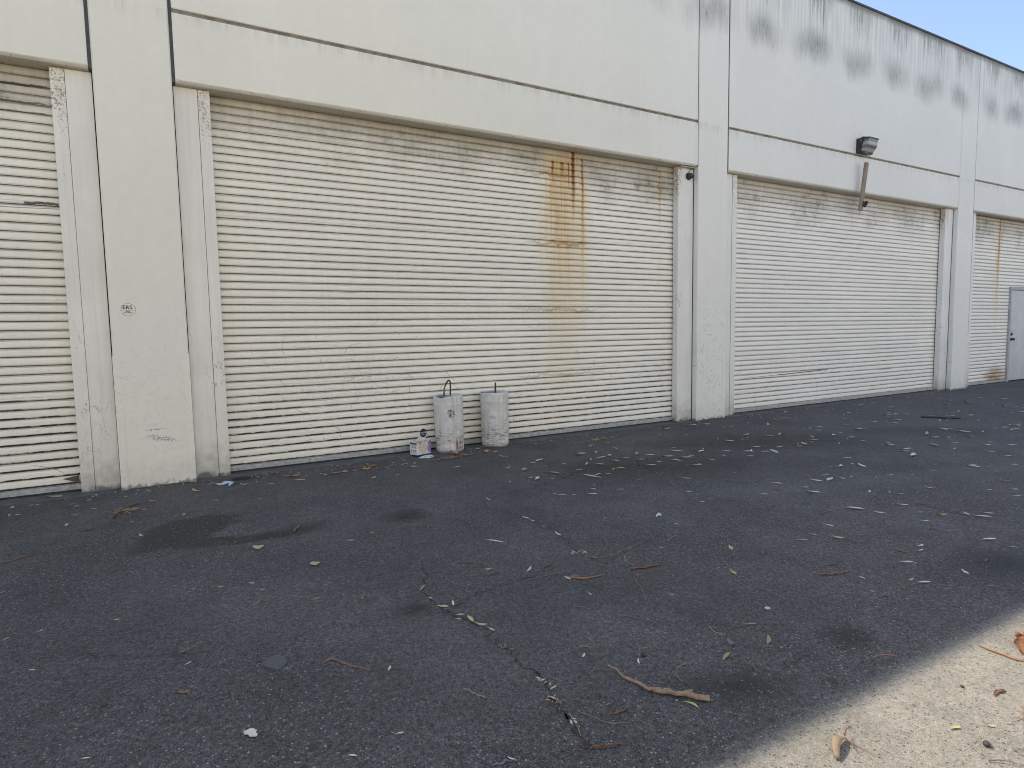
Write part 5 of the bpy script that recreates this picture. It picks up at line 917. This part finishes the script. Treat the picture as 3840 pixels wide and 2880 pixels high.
bm = bmesh.new(); t = bmesh.new(); add_lathe(t, [(.011, 0), (.013, .001), (.0135, .004), (.012, .0055), (.0085, .005), (.008, .0025), (.0045, .0025), (.004, .001)], 24); merge(bm, t)
tag(obj('bottle_ring', bm, mat_simple('pale_blue_plastic', (.55, .62, .66), (.45, .53, .58), .4, 60), None, True), 'small pale blue plastic ring lying right of centre on the asphalt', 'plastic ring').location = (2.547, -4.60, .002)
def pebble(name, loc, r, mat, lab, cat, seed, fl=.7):
    bm = bmesh.new(); bmesh.ops.create_icosphere(bm, subdivisions=2, radius=r); q = random.Random(seed)
    ax = [Vector((q.uniform(-1, 1), q.uniform(-1, 1), q.uniform(-1, 1))) for _ in range(5)]
    for v in bm.verts:
        d = v.co.normalized(); v.co *= 1 + sum(.09 * math.sin(3 * d.dot(a) + k) for k, a in enumerate(ax)); v.co.z *= fl
    o = obj(name, bm, mat, None, True); o.location = (loc[0], loc[1], r * fl * .8); tag(o, lab, cat)
dkn = mat_simple('dark_nut', (.03, .024, .02), (.06, .05, .04), .6, 60); lt = mat_simple('white_stone', (.55, .54, .51), (.42, .41, .39), .8, 60)
pebble('seed_pod', (1.732, -4.617), .0115, dkn, 'round dark seed pod above the end of the long branch', 'seed pod', 1)
pebble('stone', (2.303, -5.636), .012, dkn, 'black stone in the sunlit corner at the bottom right', 'stone', 2)
pebble('stone', (2.608, -5.426), .007, dkn, 'black crumb on the sunlit asphalt near the shadow edge', 'stone', 3)
pebble('stone', (2.764, -1.669), .009, lt, 'white pebble on the open asphalt in front of the cylinders', 'stone', 4)
pebble('seed_pod', (-.032, -4.062), .008, mat_simple('brown_nut', (.15, .11, .07), (.09, .065, .045), .6, 60), 'tiny brown seed pod in the left foreground', 'seed pod', 5, .9)
pebble('bark_crumb', (-.237, -3.829), .011, dkn, 'dark brown bark crumb in the left foreground', 'bark crumb', 6, .5)
bm = bmesh.new(); add_tube(bm, [(9.756, -1.656, .010), (9.86, -1.80, .011), (10.025, -2.057, .010)], .011, 8)
tag(obj('black_rod', bm, M['rubber']), 'long straight black rod lying in front of the right shutter', 'rod')

# ------------------------------------------------------------------ leaves
LM = {'pale': mat_leaf('pale_leaf', (.68, .655, .56), (.52, .485, .38)), 'white': mat_leaf('bleached_leaf', (.74, .70, .60), (.64, .60, .48)),
      'tan': mat_leaf('tan_leaf', (.44, .29, .15), (.54, .39, .22)), 'brown': mat_leaf('brown_leaf', (.38, .20, .085), (.50, .29, .13)),
      'yellow': mat_leaf('yellow_leaf', (.52, .50, .19), (.50, .43, .22)), 'green': mat_leaf('green_leaf', (.20, .29, .10), (.33, .38, .18)),
      'grey': mat_leaf('grey_bark_bit', (.24, .21, .18), (.16, .13, .11))}
def leaf_mesh(kind, seed, ratio, curl, bend, twist=.0, jag=0., heart=False):
    """unit-length leaf lying along x, folded on its midrib and curled off the ground"""
    q = random.Random(seed); bm = bmesh.new(); n = 12; rows = []
    for i in range(n + 1):
        t = i / n; x = t - .5
        w = (math.sin(math.pi * t ** (.62 if heart else .85)) ** (.7 if heart else .9)) * ratio * .5 + .006
        if i == 0: w = .010
        cy = bend * (1 - (2 * t - 1) ** 2); z0 = curl * ((2 * t - 1) ** 2) + .012
        tw = twist * (t - .5)
        row = []
        for s in (-1, -.5, 0, .5, 1):
            j = 1 + (q.uniform(-jag, jag) if abs(s) == 1 else 0)
            row.append(bm.verts.new((x, cy + s * w * j, z0 + abs(s) * w * .35 + s * w * math.sin(tw) + q.uniform(0, .006))))
        rows.append(row)
    for a, b in zip(rows, rows[1:]):
        for k in range(4): bm.faces.new((a[k], b[k], b[k + 1], a[k + 1]))
    # petiole
    add_tube(bm, [(-.5, 0, curl + .014), (-.56, .012, curl * .8 + .012), (-.61, .03, .010)], [.010, .008, .006], 5)
    me = bpy.data.meshes.new('leaf'); bm.normal_update(); bm.to_mesh(me); bm.free()
    for p in me.polygons: p.use_smooth = True
    me.materials.append(LM[kind]); return me
SHAPES = {'pale': [(.24, .05, .04, .6), (.19, .10, -.06, 1.2), (.27, .03, .02, .3), (.18, .04, .10, .9)], 'white': [(.28, .06, .05, .5), (.2, .04, 0, .8)],
          'tan': [(.34, .10, .03, .8), (.26, .16, -.04, 1.4)], 'brown': [(.42, .20, .03, 1.2), (.34, .13, -.05, 1.6)], 'yellow': [(.30, .05, .03, .5), (.24, .08, -.05, .6)],
          'green': [(.22, .05, .05, .5), (.20, .04, -.06, .5)], 'grey': [(.45, .18, .05, 1.6)]}
LME = {k: [leaf_mesh(k, i * 7 + len(k), *s, jag=.10) for i, s in enumerate(v)] for k, v in SHAPES.items()}
LME['heart'] = [leaf_mesh('yellow', 91, .78, .04, .0, .3, .05, True)]; LME['tornleaf'] = [leaf_mesh('white', 92, .62, .03, .03, .2, .34, True)]
LME['serrated'] = [leaf_mesh('white', 93, .17, .03, .03, .3, .45)]; LME['curved'] = [leaf_mesh('yellow', 94, .20, .05, -.22, .4, .04)]; LME['tanleaf'] = [leaf_mesh('tan', 95, .36, .10, .03, .8, .08)]
CATN = {'tan': 'dry leaf', 'brown': 'dry leaf'}
WORD = {'pale': 'pale', 'white': 'bleached', 'tan': 'tan', 'brown': 'brown', 'yellow': 'yellowish', 'green': 'greenish'}
rng = random.Random(77)
def put_leaf(kind, x, y, L, rot, lab, group):
    me = rng.choice(LME[kind])
    o = bpy.data.objects.new('leaf', me); COL.objects.link(o)
    o.location = (x, y, .003); o.rotation_euler = (rng.uniform(-.06, .06), rng.uniform(-.05, .05), rot + (math.pi if rng.random() < .5 else 0))
    k = max(L * 1.15, .032); o.scale = (k, k, k * rng.uniform(.6, 1.3))
    tag(o, lab, 'leaf', group)
def zone(x, y):
    if y < -5.2: return 'on the sunlit asphalt'
    if y > -.75 and x < 2.3: return 'near the foot of the main shutter'
    if x < .9: return 'on the open asphalt at left'
    if x < 1.75 and y < -2.6: return 'along the main foreground crack'
    if x > 6.4: return 'before the right shutter'
    if y > -1.6: return 'close to the main shutter right of the cylinders'
    if x > 3.3: return 'on the shaded asphalt at right'
    return 'on the asphalt in the middle'
for kind, x, y, L, rot, lab in LEAVES:
    if lab: put_leaf(kind, x, y, L, rot, lab, None)
    else:
        z = zone(x, y); wd = WORD[kind]
        put_leaf(kind, x, y, L, rot, 'small %s leaf scattered %s' % (wd, z), '%s leaves %s' % (wd, z))
EZ = {'R': 'at far right before the right shutter', 'M': 'in front of the scratched pilaster', 'D': 'at the main shutter foot left of the carton', 'E': 'in front of the two concrete cylinders'}
for z, kind, x, y, L, rot, _ in EXTRA:
    wd = WORD[kind]
    if z == 'D': L *= .6; y = max(y, -.42) if y < -.42 else y
    put_leaf(kind, x, y, L, rot, 'small %s leaf strewn %s' % (wd, EZ[z]), 'many %s leaves %s' % (wd, EZ[z]))

# ------------------------------------------------------------------ bark, twigs and the branch
BM = [mat_bark('red_brown_bark', (.34, .185, .115), (.22, .11, .07)), mat_bark('tan_bark', (.47, .32, .20), (.30, .185, .115)), mat_bark('grey_twig_bark', (.24, .195, .155), (.14, .11, .085)), mat_bark('orange_bark', (.58, .31, .16), (.42, .19, .085))]
def stick(kind, pts, w, lab, seed):
    w *= 1.15
    q = random.Random(seed); c = Vector((sum(p[0] for p in pts) / len(pts), sum(p[1] for p in pts) / len(pts), 0))
    w = max(w, .0045)
    P = subdiv([Vector((x, y, 0)) - c for x, y in pts], 5 if len(pts) < 4 else 4)
    Lt = sum((b - a).length for a, b in zip(P, P[1:])); bm = bmesh.new()
    jit = min(w * .25, .006)
    P = [p + Vector((q.gauss(0, jit), q.gauss(0, jit), 0)) if 0 < i < len(P) - 1 else p for i, p in enumerate(P)]
    if kind == 'twig':
        Q = [p + Vector((0, 0, w * .5 + .002 + q.uniform(0, .004))) for p in P]; r = [w * .5 * (1 - .55 * i / (len(Q) - 1)) for i in range(len(Q))]
        add_tube(bm, Q, r, 6)
        for _ in range(2 if Lt > .2 else 1):   # side spur
            k = q.randrange(1, len(Q) - 1); d = (Q[k + 1] - Q[k]).normalized(); s = Vector((-d.y, d.x, .3)) * q.choice((-1, 1))
            add_tube(bm, [Q[k], Q[k] + (d * .6 + s * .7) * Lt * .10], [r[k] * .7, r[k] * .3], 5)
        mat = BM[2] if 'grey' in lab or 'dark' in lab else BM[q.choice((0, 2))]
        if 'straw' in lab or 'pale' in lab: mat = BM[1]
    elif kind == 'branch':
        Q = [p + Vector((0, 0, w * .5)) for p in P]; n = len(Q)
        r = [w * (.16 + .36 * i / (n - 1)) * q.uniform(.9, 1.12) for i in range(n)]
        add_tube(bm, Q, r, 10)
        for _ in range(7):   # peeled bark curls
            k = q.randrange(3, n - 2); d = (Q[k + 1] - Q[k - 1]).normalized(); s = Vector((-d.y, d.x, 0)) * q.choice((-1, 1))
            a = Q[k] + s * r[k] + Vector((0, 0, r[k] * .5)); b = a + d * Lt * q.uniform(.05, .12) + s * w * .25
            for off in (0,):
                v = [bm.verts.new(x) for x in (a - s * .006, a + s * .005, b + s * .004 + Vector((0, 0, .004)), b - s * .005)]
                bm.faces.new(v)
        mat = BM[1]
    else:
        # trough shaped strip of bark with ragged edges
        n = len(P); rows = []
        ck = q.uniform(.5, 1.0)
        for i, p in enumerate(P):
            d = (P[min(i + 1, n - 1)] - P[max(i - 1, 0)]).normalized(); s = Vector((-d.y, d.x, 0)); t = i / (n - 1)
            ww = w * .55 * (.35 + .65 * math.sin(math.pi * min(.93, max(.08, t)))) * q.uniform(.75, 1.2)
            rows.append([bm.verts.new(p + s * ww * math.sin(a) + Vector((0, 0, .002 + ww * (1 - math.cos(a)) * ck * .8 + q.uniform(0, .0015)))) for a in (-1.5, -.8, 0, .8, 1.5)]
                        if q.random() < 2 else None)
        if q.random() < .5:   # arched (back up) instead of trough
            for row in rows:
                mz = max(v.co.z for v in row)
                for v in row: v.co.z = mz + .002 - v.co.z
        for a, b in zip(rows, rows[1:]):
            for k in range(4): bm.faces.new((a[k], b[k], b[k + 1], a[k + 1]))
        res = bmesh.ops.solidify(bm, geom=bm.faces[:], thickness=max(.0012, w * .10))
        for _ in range(2):   # splinters
            k = q.randrange(0, n - 1); d = (P[k + 1] - P[k]).normalized(); s = Vector((-d.y, d.x, 0)) * q.choice((-1, 1)); a = P[k] + Vector((0, 0, .004 + w * .25))
            add_tube(bm, [a, a + d * Lt * .2 + s * w * q.uniform(.3, .9)], [w * .12, w * .04], 5)
        mat = BM[3] if 'orange' in lab else BM[1] if ('tan' in lab or 'pale' in lab or 'pinkish' in lab or 'reddish' in lab) else BM[2] if 'grey' in lab else BM[0]
    o = obj(kind, bm, mat, None, True); o.location = (c.x, c.y, .001)
    tag(o, lab, {'twig': 'twig', 'branch': 'branch'}.get(kind, 'bark strip'))
for i, s in enumerate(STICKS): stick(*s, 300 + i)
# broad curl of bark standing in the sun
q = random.Random(9); bm = bmesh.new(); rows = []
for i in range(15):
    t = i / 14; p = Vector((-.058 + .117 * t, -.022 + .044 * t + .018 * math.sin(t * 3.1), 0)); wv = .012 * (.35 + .75 * math.sin(math.pi * (.12 + .8 * t)))
    rows.append([bm.verts.new((p.x - .3 * wv * math.sin(a), p.y + wv * math.sin(a), .004 + .020 * math.sin(math.pi * t) + wv * math.cos(a) * .6 + q.uniform(0, .001))) for a in (-1.6, -.9, -.2, .5, 1.2, 1.9)])
for a, b in zip(rows, rows[1:]):
    for k in range(5): bm.faces.new((a[k], b[k], b[k + 1], a[k + 1]))
bmesh.ops.solidify(bm, geom=bm.faces[:], thickness=.0015)
o = obj('bark_curl', bm, mat_bark('pale_curl', (.66, .52, .38), (.52, .38, .26)), None, True); o.location = (1.876, -5.405, .002)
tag(o, 'pale brown curled bark piece with trailing stems in the sunlit corner', 'bark curl')

# ------------------------------------------------------------------ uncountable litter
def litter(name, c, sx, sy, rot, n, mat, L, lab, seed, wr=.14, hz=.012):
    q = random.Random(seed); bm = bmesh.new()
    for _ in range(n):
        u, v = q.gauss(0, .5), q.gauss(0, .5)
        x = c[0] + (u * sx) * math.cos(rot) - (v * sy) * math.sin(rot); y = c[1] + (u * sx) * math.sin(rot) + (v * sy) * math.cos(rot)
        a = q.uniform(0, 6.28); l = L * q.uniform(.4, 1.3); w = l * wr * q.uniform(.5, 1.6); z = .004 + abs(q.gauss(0, hz)); dz = q.uniform(-.3, .3) * l * .3
        d = Vector((math.cos(a), math.sin(a), 0)); s = Vector((-d.y, d.x, 0)); p = Vector((x, y, z))
        vs = [bm.verts.new(p - d * l * .5 + Vector((0, 0, max(dz, .003 - z)))), bm.verts.new(p + s * w * .5), bm.verts.new(p + d * l * .5 + Vector((0, 0, max(-dz, .003 - z)))), bm.verts.new(p - s * w * .5 + Vector((0, 0, .002)))]
        bm.faces.new(vs)
    tag(obj(name, bm, mat), kind='stuff', label=lab)
litter('leaf_litter', (2.80, -.40), .26, .045, .15, 90, LM['brown'], .055, 'drift of brown leaf litter before the cylinders', 1, .25)
litter('leaf_litter', (1.862, -.315), .09, .05, 0, 36, LM['brown'], .05, 'small heap of brown leaf litter at the main shutter', 2, .3)
litter('leaf_litter', (4.75, -.43), .36, .035, .1, 70, LM['tan'], .06, 'drift of tan leaf litter right of the cylinders', 3, .2)
litter('leaf_litter', (8.05, -.62), .40, .06, .0, 60, LM['tan'], .06, 'drift of tan leaf litter by the right shutter', 4, .2)
litter('straw_heap', (-.27, -.83), .10, .09, .4, 60, LM['tan'], .07, 'heap of dry straw before the nearest pilaster', 5, .07)
litter('leaf_litter', (.85, -.10), .18, .03, 0, 30, LM['brown'], .045, 'leaf scraps at the foot of the main shutter', 6, .3)
for k, c in enumerate(((2.228, -3.486), (1.261, -4.254), (1.261, -4.562), (1.223, -4.696), (1.208, -4.846))):
    litter('crack_debris', c, (.08, .035, .05, .04, .03)[k], (.03, .018, .02, .025, .02)[k], (-.5, -1, -1.2, -1.3, 1.2)[k], (20, 12, 12, 14, 8)[k], LM['tan' if k % 2 else 'pale'], .022, 'pale dry debris caught in the asphalt crack', 10 + k, .25, .004)
q = random.Random(123); bm = bmesh.new()
for i in range(1500):
    y = -.05 - q.random() ** 1.0 * 5.9; x = q.uniform(-2.5, 8 + (-y) * .3) if y > -3 else q.uniform(-1.2, 5.5)
    r = .0016 + .0028 * q.random() ** 2
    t = [bm.verts.new((x + r * math.cos(a) * q.uniform(.6, 1.3), y + r * math.sin(a) * q.uniform(.6, 1.3), .0012)) for a in (0, 1.25, 2.5, 3.8, 5.0)]
    c = bm.verts.new((x, y, .0012 + r * .8))
    for k in range(5): bm.faces.new((t[k], t[(k + 1) % 5], c))
tag(obj('loose_grit', bm, mat_simple('pale_grit', (.40, .39, .37), (.22, .215, .205), .9, 30)), 'pale loose grit sprinkled over the asphalt', kind='stuff')
q = random.Random(5)
bm = bmesh.new()
for i in range(620):
    # fine dry crumbs blown against the building and over the far end
    if i < 330: x = q.uniform(-1.5, 14); y = -.03 - abs(q.gauss(0, .22))
    else: x = q.uniform(3, 15); y = -q.uniform(.1, 3.4)
    a = q.uniform(0, 3.14); l = q.uniform(.010, .035); w = l * q.uniform(.12, .35)
    d = Vector((math.cos(a), math.sin(a), 0)); s = Vector((-d.y, d.x, 0)); p = Vector((x, y, .0045))
    bm.faces.new([bm.verts.new(v) for v in (p - d * l, p + s * w + Vector((0, 0, .003)), p + d * l, p - s * w)])
tag(obj('dry_crumbs', bm, LM['pale']), 'dry leaf crumbs blown along the facade and far asphalt', kind='stuff')
